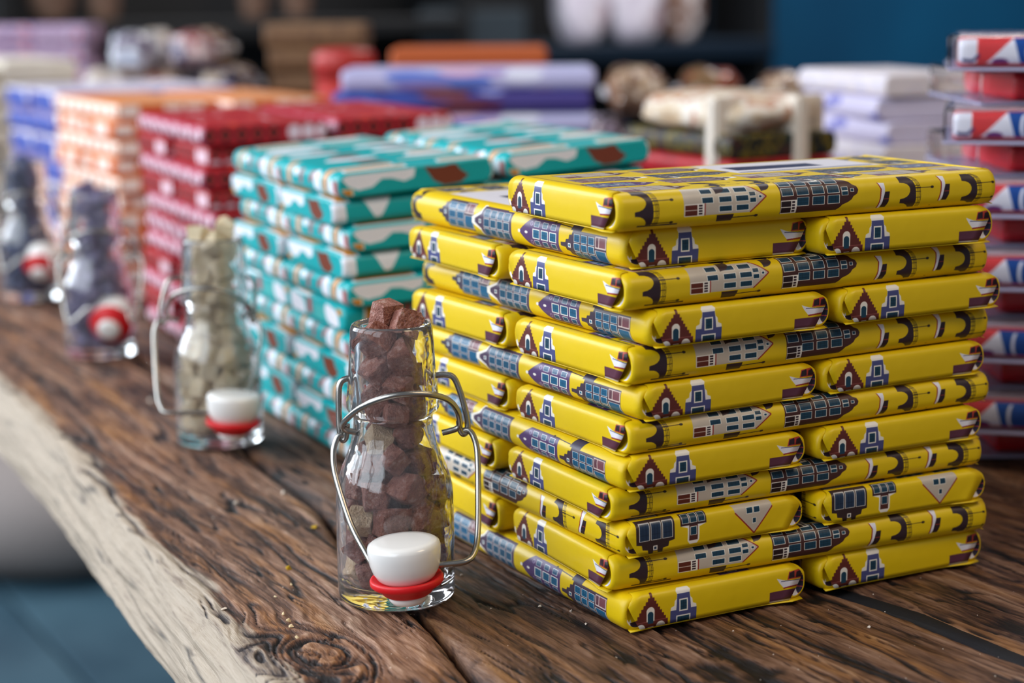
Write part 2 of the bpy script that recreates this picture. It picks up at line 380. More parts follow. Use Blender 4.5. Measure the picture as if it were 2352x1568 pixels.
def cloud(c, x, y, r, col=(238, 238, 246)):
    c.ell(x, y, r*1.5, r*.75, col); c.ell(x-r*.8, y+r*.3, r*.8, r*.7, col); c.ell(x+r*.7, y-r*.35, r*.9, r*.65, col)
def teal_sheet():
    c = Sheet(Lm, SH, 5, (2, 166, 170))
    W_ = (240, 238, 246); O = (206, 132, 34); B = (122, 58, 40); P = (172, 92, 92)
    c.fr = place(0, 0, 0)
    rnd = random.Random(2)
    for t0 in (0.0, 82.0):
        c.poly([(t0+0, 0), (t0+7, 0), (t0+6.5, 12), (t0+0, 12.6)], W_)
        c.poly([(t0+15, 14), (t0+30, 14), (t0+24, 2), (t0+21, 1.5)], W_); c.ell(t0+62, 9, 9, 5, W_); c.ell(t0+64, 8, 4.5, 3, (40, 86, 176))
    x = 2.0
    while x < 160:
        for y in (15, 53):
            k = rnd.randrange(5); y0 = y+rnd.uniform(-3, 6); l = rnd.uniform(20, 36)
            if k in (0, 1): c.poly([(x-1, y0), (x+7, y0-1), (x+8, y0+l), (x, y0+l+2)], W_); c.poly([(x+.6, y0+1), (x+5.6, y0), (x+6.4, y0+l-1), (x+1.4, y0+l)], O)
            elif k == 2: c.ell(x+4, y0+l/2, 5, l/2, W_); c.ell(x+7, y0+l*.7, 4, l/4, W_)
            elif k == 3: c.poly([(x, y0), (x+6, y0+3), (x+8, y0+14), (x+3, y0+17), (x-1, y0+10)], B)
            else: c.poly([(x, y0), (x+5, y0+2), (x+4, y0+l), (x+1, y0+l+3)], (216, 206, 190))
        x += rnd.uniform(9, 14)
    fb = lambda x, y: (Lm-x, S_B+Tm-y); c.fr = fb
    for a0 in (0, 82):
        c.poly([(a0+9, 0), (a0+15, 0), (a0+18, 18), (a0+11, 18)], W_); c.poly([(a0+10, 0), (a0+14, 0), (a0+17, 18), (a0+12, 18)], O)
        c.ell(a0+24, 10, 4, 3, W_); c.poly([(a0+28, 3), (a0+32, 3), (a0+35, 13), (a0+31, 13)], P); c.poly([(a0+42, 6), (a0+46, 5), (a0+51, 13), (a0+47, 13)], P)
        c.ell(a0+54, 6, 5, 8, W_); c.ell(a0+73, 4, 3.5, 6, W_)
        c.poly([(a0+61, 0), (a0+67, 0), (a0+71, 18), (a0+63, 18)], W_); c.poly([(a0+62, 0), (a0+66, 0), (a0+70, 18), (a0+64, 18)], O)
        c.poly([(a0+76, -1), (a0+81, -1), (a0+82, 9), (a0+77, 10)], P)
    for ox in (0.0, 82.0):
        for yy in (Y_E, Y_C):
            c.fr = place(ox, yy, 0)
            if ox == 0:
                c.poly([(1, 11), (12, 12), (35, 13.5), (39, 11), (38, 7), (33, 5.5), (27, 7.6), (22, 8), (17, 4.5), (10, 3.6), (5, 6)], W_)
                c.poly([(43, 12), (48, 10.5), (54, 10.5), (59, 12), (62, 8), (66, 5), (62, 2), (54, 1), (48, 4)], B)
                c.ell(66, 13.5, 12, 1.8, W_); c.rect(0, 0, 7.5, 4.8, (226, 210, 190)); c.rect(.8, .4, 6.6, 4.2, O)
            else:
                cloud(c, 13, 5, 7, W_); c.rect(27, 3, 34, 11, P); c.rect(37, 2, 52, 9, (70, 180, 176)); cloud(c, 62, 6, 6, W_); c.rect(70, 8, 76, 13, O)
    return c.image('paper_teal_clouds')
def red_sheet():
    R_ = (176, 24, 36); c = Sheet(Lm, SH, 4, R_); D = (44, 12, 20); W_ = (238, 214, 226); O = (214, 64, 40)
    def rows(n, a):
        for i in range(n):
            x = a+i*9+4
            c.poly([(x-3.6, 8), (x, 11.6), (x+3.6, 8), (x, 4.4)], D); c.poly([(x-1.4, 8), (x, 9.4), (x+1.4, 8), (x, 6.6)], O)
            c.ell(x, 1.6, 3.6, 2.3, W_)
    c.fr = place(0, 0, 0); rows(18, 1)
    rnd = random.Random(5)
    for i in range(60):
        x, y = rnd.uniform(0, 165), rnd.uniform(16, 88); c.ell(x, y, 4, 2, rnd.choice((W_, (206, 92, 96), O, (206, 92, 96))))
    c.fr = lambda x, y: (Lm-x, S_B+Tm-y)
    c.rect(-1, -1, 166, 13, (160, 56, 84))  # mauve ground: window glare on this side put into the print colour
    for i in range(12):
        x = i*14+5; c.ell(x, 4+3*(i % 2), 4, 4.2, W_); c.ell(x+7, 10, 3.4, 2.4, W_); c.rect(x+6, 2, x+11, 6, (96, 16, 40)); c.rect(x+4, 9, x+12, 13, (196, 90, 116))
    for ox in (0.0, 82.0):
        for yy in (Y_E, Y_C):
            c.fr = place(ox, yy, 0)
            if ox == 0:
                for i in range(5):
                    x = 5+i*10; c.poly([(x-4, 6.3), (x, 11), (x+4, 6.3), (x, 1.5)], D); c.poly([(x-1.5, 6.3), (x, 8), (x+1.5, 6.3), (x, 4.5)], O)
                for i in range(3): c.ell(58+i*9, 6, 4.3, 4.6, W_)
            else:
                c.rect(0, 0, 80, 13, (156, 52, 80))  # this end lightened the same way, glare painted into its ground
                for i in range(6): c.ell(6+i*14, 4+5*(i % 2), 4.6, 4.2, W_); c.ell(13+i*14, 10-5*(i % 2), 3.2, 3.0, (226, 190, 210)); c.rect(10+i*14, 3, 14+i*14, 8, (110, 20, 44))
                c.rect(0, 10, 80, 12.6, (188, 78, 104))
    return c.image('paper_red_dots')
def orange_sheet():
    c = Sheet(Lm, SH, 4, (222, 112, 32)); W_ = (246, 224, 206); R_ = (196, 88, 40)
    c.fr = place(0, 0, 0)
    c.rect(0, 0, 165, 12.6, (216, 98, 14)); [c.rect(x, 2.5, x+14, 11, (252, 240, 230)) for x in (2, 36, 52, 88, 126, 142)]
    for x in range(0, 165, 20): c.rect(x, 16, x+13, 90, (228, 150, 96)); c.rect(x+4, 30, x+10, 70, (236, 190, 150))
    c.fr = lambda x, y: (Lm-x, S_B+Tm-y); c.rect(-1, -1, 166, 13, (246, 218, 198))
    for x in range(3, 165, 22): c.rect(x, 3, x+5, 9, R_); c.ell(x+13, 6, 4.5, 4, (250, 236, 230))
    for ox in (0.0, 82.0):
        for yy in (Y_E, Y_C):
            c.fr = place(ox, yy, 0)
            if ox == 0:
                c.rect(0, 0, 80, 13, (216, 98, 14)); [c.rect(x, 2.5, x+14, 11, (252, 240, 230)) for x in (3, 36, 52)]
            else:
                c.rect(0, 0, 80, 13, (246, 220, 202))
                for x in (10, 36, 60): c.rect(x, 2, x+6, 10, R_); c.ell(x+14, 6, 5, 4, (250, 240, 236))
    return c.image('paper_orange_windows')
def blue_sheet(base=(120, 108, 166), b=(0, 70, 168), W_=(226, 220, 232), name='paper_blue_blobs', seed=3):
    c = Sheet(Lm, SH, 4, base); rnd = random.Random(seed); c.fr = place(0, 0, 0)
    c.rect(0, 14, 165, 90, W_)
    for x in (2, 66, 120): c.rect(x, -1, x+48, 17, (196, 180, 210)); c.rect(x+2, 1, x+42, 13, b)
    for i in range(34):
        x, y = rnd.uniform(0, 165), rnd.uniform(20, 88); c.ell(x, y, rnd.uniform(3, 9), rnd.uniform(1, 4), rnd.choice((b, base, (190, 180, 210))))
    c.fr = lambda x, y: (Lm-x, S_B+Tm-y)
    for i in range(4): x = i*44+14; c.ell(x, 6, 15, 4.6, b); c.ell(x+14, 3.5, 8, 3.6, b); c.ell(x+24, 10, 6, 3, b)
    for ox in (0.0, 82.0):
        for yy in (Y_E, Y_C):
            c.fr = place(ox, yy, 0)
            c.ell(16, 7, 13, 4.2, b); c.ell(30, 4, 9, 3.4, b); c.ell(58, 6.5, 16, 4.6, b); c.ell(74, 9, 6, 3, W_)
    return c.image(name)
def delft_sheet(name, base, ink, seed, big=0):
    c = Sheet(Lm, SH, 3, base); rnd = random.Random(seed); c.fr = place(0, 0, 0)
    for i in range(big and 110 or 260):
        x, y = rnd.uniform(0, 165), rnd.uniform(0, SH); c.ell(x, y, rnd.uniform(2, 7)*(1+big), rnd.uniform(1, 3)*(1+.6*big), rnd.choice(ink))
    return c.image(name)

# ------------------------------------------------------------------ wrapped bar meshes
def section(inset=0.0, r=5.0):
    """points (y, z, s) of the rounded cross-section in mm, s = position on the sheet; starts at the bottom of side A"""
    hy, hz = Wm/2-inset, Tm/2-inset; r = min(r, hz*.92); P = []
    cor = [(-hy+r, -hz+r, 225, 180), (-hy+r, hz-r, 180, 90), (hy-r, hz-r, 90, 0), (hy-r, -hz+r, 0, -90), (-hy+r, -hz+r, 270, 225)]
    for i, (cy, cz, a0, a1) in enumerate(cor):
        n = 4 if i in (0, 4) else 8
        for k in range(n+1):
            a = math.radians(a0+(a1-a0)*k/n); P.append((cy+r*math.cos(a), cz+r*math.sin(a)))
        if i == 1: P += [(-hy+r+(2*hy-2*r)*j/6, hz) for j in range(1, 6)]
        if i == 3: P += [(hy-r-(2*hy-2*r)*j/6, -hz) for j in range(1, 6)]
    P = P[:-1]                                            # last equals first
    d = [0.0]
    for i in range(len(P)): a, b = P[i], P[(i+1) % len(P)]; d.append(d[-1]+math.hypot(b[0]-a[0], b[1]-a[1]))
    # knots at the corner middles
    i0, i1, i2, i3 = 0, 9, 9+14, 9+14+9
    kn = [(0, 0.0), (9-0, Tm), (23, Tm+Wm), (32, 2*Tm+Wm), (len(P), PER)]
    S = []
    for i in range(len(P)+1):
        for (a, sa), (b, sb) in zip(kn[:-1], kn[1:]):
            if a <= i <= b: S.append(sa+(sb-sa)*(d[i]-d[a])/(d[b]-d[a])); break
    return P, S
def make_bar(name, folded=True, seed=1):
    """folded: the ends are sunk behind a separate flap; otherwise the end paper lies on the body"""
    rnd = random.Random(seed)
    xs = [-82.5, -82.2, -81.4, -79.5, -75, -68, -58, -47, -35, -22, -8, 8, 22, 35, 47, 58, 68, 75, 79.5, 81.4, 82.2, 82.5]
    ins = [1.5, .75, .25, 0] + [0]*14 + [0, .25, .75, 1.5]
    P0, S = section(); n = len(P0); V = []; F = []; UV = []
    for xi, x in enumerate(xs):
        P, _ = section(ins[xi])
        for k, (y, z) in enumerate(P):
            q = 0.22*noise.noise((x*.05+seed*9, y*.06, z*.3))
            e = max(0.0, (abs(x)-66)/16)
            q += 0.30*e*noise.noise((x*.16, y*.16+seed*3, z*.4))
            dome = 0.25*(1-(y/40)**2)*(1 if z > 0 else -.0)
            V.append((x/1000, (y+q*(1 if y > 0 else -1)*.8)/1000, (z+q*.6*(1 if z > 0 else .3)+dome*.6)/1000))
    for i in range(len(xs)-1):
        for k in range(n):
            k2 = (k+1) % n
            F.append((i*n+k, (i+1)*n+k, (i+1)*n+k2, i*n+k2))
            u0, u1 = (xs[i]+82.5)/Lm, (xs[i+1]+82.5)/Lm; v0, v1 = S[k]/SH, S[k+1]/SH
            UV += [(u0, v0), (u1, v0), (u1, v1), (u0, v1)]
    for end in (-1, 1):
        prev = [(0 if end < 0 else (len(xs)-1))*n+k for k in range(n)]
        oy = Y_C if folded else Y_E; ox = 0 if end < 0 else 82.0
        def uv(v):
            y, z = V[v][1]*1000, V[v][2]*1000
            a = (Wm/2-y) if end < 0 else (y+Wm/2)
            return ((ox+min(max(a, .1), 79.4))/Lm, (oy+min(max(z+Tm/2, .05), Tm-.05))/SH)
        for j, sh in enumerate((.8, 2.0, 4.0)):
            P, _ = section(1.5+sh*.5, 4.0); cur = []
            for k in range(n):
                y, z = P[k]; y = P0[k][0]*(1-(1.5+sh*.9)/39.7); z = P0[k][1]*(1-(1.5+sh)/6.3*.8)
                a = (Wm/2-y) if end < 0 else (y+Wm/2)
                dep = (1.4 if a < 9 else (2.6 if a > 68 else 1.0)) if folded else .05
                cur.append(len(V)); V.append((end*(82.5-dep*(j+1)/3)/1000, y/1000, z/1000))
            for k in range(n):
                k2 = (k+1) % n
                f = (prev[k], prev[k2], cur[k2], cur[k]) if end < 0 else (prev[k2], prev[k], cur[k], cur[k2])
                F.append(f); UV += [uv(v) for v in f]
            prev = cur
        # close with quads across
        m = len(prev); lo, hi = 0, m-1
        order = prev
        half = m//2
        f = tuple(order) if end < 0 else tuple(order[::-1])
        F.append(f); UV += [uv(v) for v in f]
    return mesh(name, V, F, True, UV)
def make_flap(name, end):
    """outer end paper: a thin trapezoid, its slanting edges standing a little proud"""
    V = []; UV = []; F = []; nx = 18; th = .26
    ox = 0 if end < 0 else 82.0
    rows = [(-5.6, 0), (-4.2, .08), (-2.6, .18), (-.8, .26), (1.0, .24), (2.8, .14), (4.2, .02), (5.0, -.12), (5.6, -.42), (6.05, -.95), (6.32, -1.7), (6.48, -2.8), (6.5, -4.2)]
    nz = len(rows)-1; co = {}; bb = {}
    for side in (0, 1):
        for j, (z, bulge) in enumerate(rows):
            t = min(1, (z+5.6)/10.6); arc = 0 if j < 7 else (j-6)*.62
            l = 5.2*(1-t)**1.3+1.6+max(0, z-3.2)*1.05; r = Wm-(6.5*(1-t)**1.2+1.8+max(0, z-3.2)*1.05)
            for i in range(nx+1):
                s = i/nx; a = l+(r-l)*s; edge = max(0, 1-min(s, 1-s)*9)
                out = .15+.55*edge*(1-t)+bulge*(1 if j > 6 else math.sin(math.pi*s)*1.2)
                off = (th if side else -.12); nzn = 0 if j < 7 else min(1, (j-6)/4)
                x = 82.5+out+off*(1-nzn); y = (Wm/2-a) if end < 0 else (a-Wm/2)
                k = len(V); co[(side, j, i)] = k; bb[k] = Tm/2+z+(0 if j < 9 else (-.95-bulge)*.9)
                V.append((end*x/1000, y/1000, (z+off*nzn*(1 if side else 1.5))/1000))
    def uv(v):
        y, z = V[v][1]*1000, V[v][2]*1000; a = (Wm/2-y) if end < 0 else (y+Wm/2)
        return ((ox+a)/Lm, (Y_E+min(bb[v], Tm+1.9))/SH)
    def quad(a, b, c, d):
        F.append((a, b, c, d))
    for j in range(nz):
        for i in range(nx):
            quad(co[1, j, i], co[1, j, i+1], co[1, j+1, i+1], co[1, j+1, i]); quad(co[0, j, i], co[0, j+1, i], co[0, j+1, i+1], co[0, j, i+1])
    for i in range(nx): quad(co[0, 0, i], co[0, 0, i+1], co[1, 0, i+1], co[1, 0, i]); quad(co[0, nz, i+1], co[0, nz, i], co[1, nz, i], co[1, nz, i+1])
    for j in range(nz): quad(co[0, j+1, 0], co[0, j, 0], co[1, j, 0], co[1, j+1, 0]); quad(co[0, j, nx], co[0, j+1, nx], co[1, j+1, nx], co[1, j, nx])
    if end < 0: pass
    else: F[:] = [f[::-1] for f in F]
    for f in F: UV += [uv(v) for v in f]
    return mesh(name, V, F, True, UV)
def make_lip(name, end):
    """lower end paper: its folded edge peeps out under the flap"""
    V = []; F = []; UV = []; n = 14
    for side in (0, 1):
        for row in (0, 1):
            for i in range(n+1):
                s = i/n; a = 3+74*s; out = (.12+1.9*math.exp(-((s-.93)/.09)**2)+.9*math.exp(-((s-.03)/.05)**2)) if row else -.8
                z = -Tm/2+(.25 if side else 0.02)+(.5 if not row else 0)
                y = (Wm/2-a) if end < 0 else (a-Wm/2)
                V.append((end*(82.3+out)/1000, y/1000, z/1000))
    m = n+1
    for i in range(n):
        F += [(2*m+i, 2*m+i+1, 3*m+i+1, 3*m+i), (i, m+i, m+i+1, i+1), (m+i, 3*m+i, 3*m+i+1, m+i+1), (i, i+1, 2*m+i+1, 2*m+i)]
    F += [(0, 2*m, 3*m, m), (n, m+n, 3*m+n, 2*m+n)]
    for f in F: UV += [(70/Lm+V[v][1], 3/SH) for v in f]
    return mesh(name, V, F, True, [(130/Lm, (PER-30)/SH)]*sum(len(f) for f in F))

ORD = ['top', 'second', 'third', 'fourth', 'fifth', 'sixth', 'seventh', 'eighth', 'ninth', 'tenth', 'eleventh', 'twelfth']

# ------------------------------------------------------------------ floor and walls
def tile_floor():
    m = pmat('floor_stone', lin(62, 86, 98), 0.35)
    tc = nd(m, 'ShaderNodeTexCoord'); n = noise_tex(m, 2.5, 5, tc.outputs['Object'])
    r = ramp(m, n.outputs['Fac'], [(0.3, lin(36, 62, 78)), (0.7, lin(70, 98, 112))])
    lk(m, r.outputs['Color'], m.node_tree.nodes['Principled BSDF'].inputs['Base Color'])
    g = pmat('floor_joint', lin(26, 40, 48), 0.8)
    f = link('floor', box_mesh('floor', 9, 9, 0.04), g, loc=(1.0, 2.0, -0.775)); setp(f, 'dark joint bed of the tiled shop floor', None, None, 'structure')
    tm = box_mesh('tile', 0.592, 0.592, 0.012, 0.003, 1)
    for i in range(-2, 4):
        for j in range(-1, 6):
            link('tile', tm, m, f, (0.05+i*0.6-1.0, 0.35+j*0.6-2.0, 0.024))
tile_floor()
navy = pmat('navy_paint', lin(4, 64, 100), 0.55)
tc = nd(navy, 'ShaderNodeTexCoord'); nn = noise_tex(navy, 1.5, 2, tc.outputs['Object'])
rr = ramp(navy, nn.outputs['Fac'], [(0.3, lin(2, 58, 92)), (0.7, lin(6, 78, 116))]); lk(navy, rr.outputs['Color'], navy.node_tree.nodes['Principled BSDF'].inputs['Base Color'])
black = pmat('black_paint', lin(10, 12, 16), 0.6)
dgrey = pmat('dark_grey_panel', lin(44, 54, 62), 0.6)
wb = link('wall_back', box_mesh('wall_back', 7.0, 0.1, 4.0), black, loc=(2.2, 3.85, 1.2)); setp(wb, 'black back wall of the shop', None, None, 'structure')
wr = link('wall_right', box_mesh('wall_right', 0.1, 8.0, 4.0), navy, loc=(5.4, 0.0, 1.2)); setp(wr, 'navy side wall of the shop', None, None, 'structure')

# ------------------------------------------------------------------ timber table
def edge_u(v):   # upper live edge of the slab
    return np.interp(v, [-.3, -.1, 0.049, .121, .217, .368, .545, .8, 1.2, 2.0], [-.136, -.130, -.122, -.115, -.108, -.093, -.082, -.066, -.045, -.01])
def gap1(v): return np.interp(v, [-.3, -.012, .058, .12, .25, .5, 1.2, 2.0], [-.105, -.064, -.052, -.042, -.022, .004, .05, .08])+.002*np.sin(v*37)
def gap2(v): return np.interp(v, [-.3, -.084, -.031, .016, .1, .3, 2.0], [.118, .106, .103, .092, .085, .08, .10])+.002*np.sin(v*29+1)
def gcoord(u, v):
    s = 1+.30*np.exp(-(v+.16)/.20)
    return (u-.04)/s+.004*np.sin(v*9+u*20)
KX, KY = -.101, .038
def wood_height(u, v, seed):
    g = gcoord(u, v)
    d = np.sqrt(((u-KX)/.017)**2+((v-KY)/.026)**2)
    k = np.exp(-d*d*.6)
    g = g+k*.012*np.sin(d*5.0)
    warp = .004*pnoise(g*40+seed, v*6)+.0013*pnoise(g*120+seed, v*26)+.0005*pnoise(g*300, v*70)
    G = (g+warp)*1000
    h1 = pnoise(G/10.0+seed, v*7.0)
    h2 = pnoise(G/3.2+seed*2, v*24.0+5)
    h3 = pnoise(G/1.15+seed*3, v*75.0+9)
    h4 = pnoise(G/.7+11, v*150.0)
    def thin(fg, fv, o, w_): return np.clip(1-np.abs(pnoise(G/fg+seed*5+o, v*fv+3+o))/w_, 0, 1)
    crack = thin(9.0, 9.0, 0, .10)*np.clip(pnoise(G/26.0, v*11.0+seed)*3+.30, 0, 1)
    crack = np.maximum(crack, thin(4.5, 20.0, 7, .11)*np.clip(pnoise(G/8.0+3, v*26.0+seed)*3.2-.15, 0, 1))
    burn = np.exp(-((u-.012)/.016)**2-((v+.050)/.020)**2)*1.5+pnoise(u*170, v*90)*.9-.55
    crack = np.maximum(crack, np.clip(burn, 0, .95))
    swirl = k*np.sin(d*9+4*pnoise(u*45, v*40)+2*pnoise(u*150, v*120))*.6
    h = .85*h1+.75*h2+.36*h3+.22*h4-1.6*crack+swirl-.5*k
    return h, crack
def plank(name, ua, ub, vs, nu, seed, parent, mat, live=False, thick=.035):
    vs = np.asarray(vs); a = ua(vs); b = ub(vs)
    t = np.linspace(0, 1, nu)
    U = a[:, None]*(1-t)+b[:, None]*t; Vv = np.repeat(vs[:, None], nu, 1)
    h, crack = wood_height(U, Vv, seed)
    dist = np.minimum(U-a[:, None], b[:, None]-U)
    fall = np.clip(1-dist/.006, 0, 1)**2
    if live: fall = np.clip(1-(b[:, None]-U)/.006, 0, 1)**2+.4*np.clip(1-(U-a[:, None])/.006, 0, 1)**2
    Z = -.0009+.00075*h-.0026*fall; Z = np.minimum(Z, 0.0004)
    pale = np.zeros_like(U)
    if live:
        dd = U-a[:, None]; lim = .007+.003*pnoise(Vv*30+3, U*90)+.003*pnoise(Vv*14, U*5+9)+.003*pnoise(gcoord(U,Vv)*700, Vv*20)+.002*np.exp(-((Vv-.035)/.05)**2)
        pale = np.clip((lim-dd)/.003+.5, 0, 1)
    cols = [U, Vv, Z]; grain = h; crk = crack
    # skirts
    def skirt(side, n):
        P = []
        for k in range(1, n+1):
            q = k/n
            if side == 'a':
                out = (-.006*q-.004*math.sin(math.pi*q)) if live else 0.0
                u = U[:, 0]+out+(.0018*pnoise(vs*16+k*.04, vs*0+k*.14) if live else 0)
                z = Z[:, 0]-thick*q
            else:
                u = U[:, -1]; z = Z[:, -1]-thick*q
            P.append(np.stack([u, vs, z], 1))
        return P
    body = [np.stack([U[:, i], Vv[:, i], Z[:, i]], 1) for i in range(nu)]
    na = 50 if live else 2
    sa = skirt('a', na)[::-1]; sb = skirt('b', 2)
    allc = sa+body+sb
    arr = np.stack(allc, 1); R, C = arr.shape[:2]
    verts = arr.reshape(-1, 3)
    gA = np.zeros((R, C)); pA = np.zeros((R, C)); cA = np.zeros((R, C))
    gA[:, na:na+nu] = grain; cA[:, na:na+nu] = crk; pA[:, na:na+nu] = pale
    if live:
        pA[:, :na] = 1
        for k in range(na):
            q_ = (na-k)*thick*1000/na+4*pnoise(vs*9, vs*0+k*.06)
            gA[:, k] = .4*pnoise(vs*7, q_/2.2)+.3*pnoise(vs*24, q_/1.0)
            cA[:, k] = np.clip(1-np.abs(pnoise(vs*5+2, q_/6.0))/.075, 0, 1)*np.clip(pnoise(vs*8+9, q_/12.0)*3+.35, 0, 1)
    else: gA[:, :na] = -1.2
    gA[:, na+nu:] = -1.2
    idx = np.arange(R*C).reshape(R, C)
    q = np.stack([idx[:-1, :-1], idx[:-1, 1:], idx[1:, 1:], idx[1:, :-1]], -1).reshape(-1, 4)
    me = bpy.data.meshes.new(name)
    me.vertices.add(R*C); me.vertices.foreach_set('co', verts.astype(np.float32).ravel())
    me.loops.add(q.size); me.loops.foreach_set('vertex_index', q.ravel().astype(np.int32))
    me.polygons.add(len(q)); me.polygons.foreach_set('loop_start', np.arange(0, q.size, 4, dtype=np.int32))
    me.polygons.foreach_set('use_smooth', np.ones(len(q), bool))
    me.update(calc_edges=True)
    for nm, A in (('grain', gA), ('pale', pA), ('crack', cA)):
        at = me.attributes.new(nm, 'FLOAT', 'POINT'); at.data.foreach_set('value', A.astype(np.float32).ravel())
    gc = gcoord(verts[:, 0], verts[:, 1])
    at = me.attributes.new('gv', 'FLOAT_VECTOR', 'POINT'); at.data.foreach_set('vector', np.stack([gc, verts[:, 1], verts[:, 2]], 1).astype(np.float32).ravel())
    return link(name, me, mat, parent)
def wood_material(name='old_timber', tone=1.0):
    m = pmat(name, (.2, .1, .06, 1), 0.5, spec=.45); b = m.node_tree.nodes['Principled BSDF']
    def at(n):
        a = nd(m, 'ShaderNodeAttribute'); a.attribute_name = n; return a
    g, p, c, gv = at('grain'), at('pale'), at('crack'), at('gv')
    mp = nd(m, 'ShaderNodeMapping'); mp.inputs['Scale'].default_value = (1000, 58, 1000); lk(m, gv.outputs['Vector'], mp.inputs['Vector'])
    fine = noise_tex(m, 1.0, 5, mp.outputs['Vector'], .65)
    mp2 = nd(m, 'ShaderNodeMapping'); mp2.inputs['Scale'].default_value = (110, 9, 60); lk(m, gv.outputs['Vector'], mp2.inputs['Vector'])
    broad = noise_tex(m, 1.0, 3, mp2.outputs['Vector'])
    def math_(op, a, bb):
        n = nd(m, 'ShaderNodeMath'); n.operation = op
        for i, x in enumerate((a, bb)):
            if isinstance(x, (int, float)): n.inputs[i].default_value = x
            else: lk(m, x, n.inputs[i])
        return n.outputs[0]
    x = math_('MULTIPLY_ADD', g.outputs['Fac'], .30); m.node_tree.nodes[-1].inputs[2].default_value = .12
    x = math_('ADD', x, math_('MULTIPLY', fine.outputs['Fac'], .80))
    r = ramp(m, x, [(0.20, lin(26, 18, 17)), (0.36, lin(78, 50, 38)), (0.52, lin(126, 88, 66)), (0.70, lin(156, 116, 92)), (0.92, lin(194, 158, 132))])
    r2 = ramp(m, x, [(0.22, lin(28, 18, 14)), (0.42, lin(92, 56, 32)), (0.60, lin(150, 98, 54)), (0.9, lin(196, 142, 92))])
    mx = nd(m, 'ShaderNodeMix'); mx.data_type = 'RGBA'
    bf = ramp(m, broad.outputs['Fac'], [(0.48, (0, 0, 0, 1)), (0.66, (1, 1, 1, 1))])
    lk(m, bf.outputs['Color'], mx.inputs['Factor']); lk(m, r.outputs['Color'], mx.inputs[6]); lk(m, r2.outputs['Color'], mx.inputs[7])
    pr = ramp(m, x, [(0.12, lin(70, 60, 60)), (0.28, lin(140, 122, 108)), (0.45, lin(176, 158, 138)), (0.85, lin(198, 180, 160))])
    mx2 = nd(m, 'ShaderNodeMix'); mx2.data_type = 'RGBA'
    lk(m, p.outputs['Fac'], mx2.inputs['Factor']); lk(m, mx.outputs[2], mx2.inputs[6]); lk(m, pr.outputs['Color'], mx2.inputs[7])
    mx3 = nd(m, 'ShaderNodeMix'); mx3.data_type = 'RGBA'
    lk(m, math_('MULTIPLY', c.outputs['Fac'], .85), mx3.inputs['Factor']); lk(m, mx2.outputs[2], mx3.inputs[6]); mx3.inputs[7].default_value = lin(18, 13, 16)
    hs = nd(m, 'ShaderNodeHueSaturation'); hs.inputs['Value'].default_value = tone; lk(m, mx3.outputs[2], hs.inputs['Color']); lk(m, hs.outputs['Color'], b.inputs['Base Color'])
    bump(m, fine.outputs['Fac'], .7, .0010)
    rg = ramp(m, fine.outputs['Fac'], [(0.3, (.62, .62, .62, 1)), (0.8, (.40, .40, .40, 1))]); lk(m, rg.outputs['Color'], b.inputs['Roughness'])
    return m
wood = wood_material(); wood_shaded = wood_material('shaded_timber', .66)  # lower tone: browner planks with the stack's shadow put into the colour
table = empty('table', (0, 0, -.735), 0, 'long table of weathered brown planks with a pale live edge', 'table')
def rel(o): o.location = (0, 0, .735); return o
vs_near = np.concatenate([np.arange(-.24, .12, .0011), np.arange(.12, .45, .0022), np.arange(.45, 1.0, .006), np.arange(1.0, 2.0, .03), [2.0]])
rel(plank('plank', edge_u, lambda v: gap1(v)-.0018, vs_near, 130, 1.3, table, wood, True))
rel(plank('plank', lambda v: gap1(v)+.0018, lambda v: gap2(v)-.004, vs_near, 200, 4.1, table, wood_shaded))
rel(plank('plank', lambda v: gap2(v)+.004, lambda v: .33+0*v, vs_near[::1], 220, 8.7, table, wood_shaded))
vs_far = np.concatenate([np.arange(-.2, .6, .02), np.arange(.6, 2.01, .06)])
for i, (a, b_) in enumerate(((.333, .60), (.603, .88), (.883, 1.15))):
    rel(plank('plank', lambda v, a=a: a+0*v, lambda v, b_=b_: b_+0*v, vs_far, 50, 12.0+i*3, table, wood_shaded))
tar = pmat('tar_filler', lin(24, 28, 38), 0.55)
n_ = noise_tex(tar, 400, 4); bump(tar, n_.outputs['Fac'], .6, .001)
def filler():
    vs = np.arange(-.24, 2.0, .004); V = []; F = []
    for v in vs:
        c0 = float(gap2(v))
        for du, z in ((-.0065, -.0075), (-.005, -.0028), (0, -.0036+.0006*math.sin(v*90)), (.005, -.0026), (.0065, -.0075)):
            V.append((c0+du, v, z))
    for i in range(len(vs)-1):
        for k in range(4): F.append((i*5+k, i*5+k+1, (i+1)*5+k+1, (i+1)*5+k))
    o = link('crack_filler', mesh('crack_filler', V, F), tar, table, (0, 0, .735)); o['label'] = 'black filler in the open joint between two planks'
filler()
for x, y in ((.75, .1), (1.05, .1), (.75, 1.8), (1.05, 1.8)):
    link('leg', bpy.data.meshes.get('table_leg') or box_mesh('table_leg', .09, .09, .70, .006), black, table, (x, y, .35))

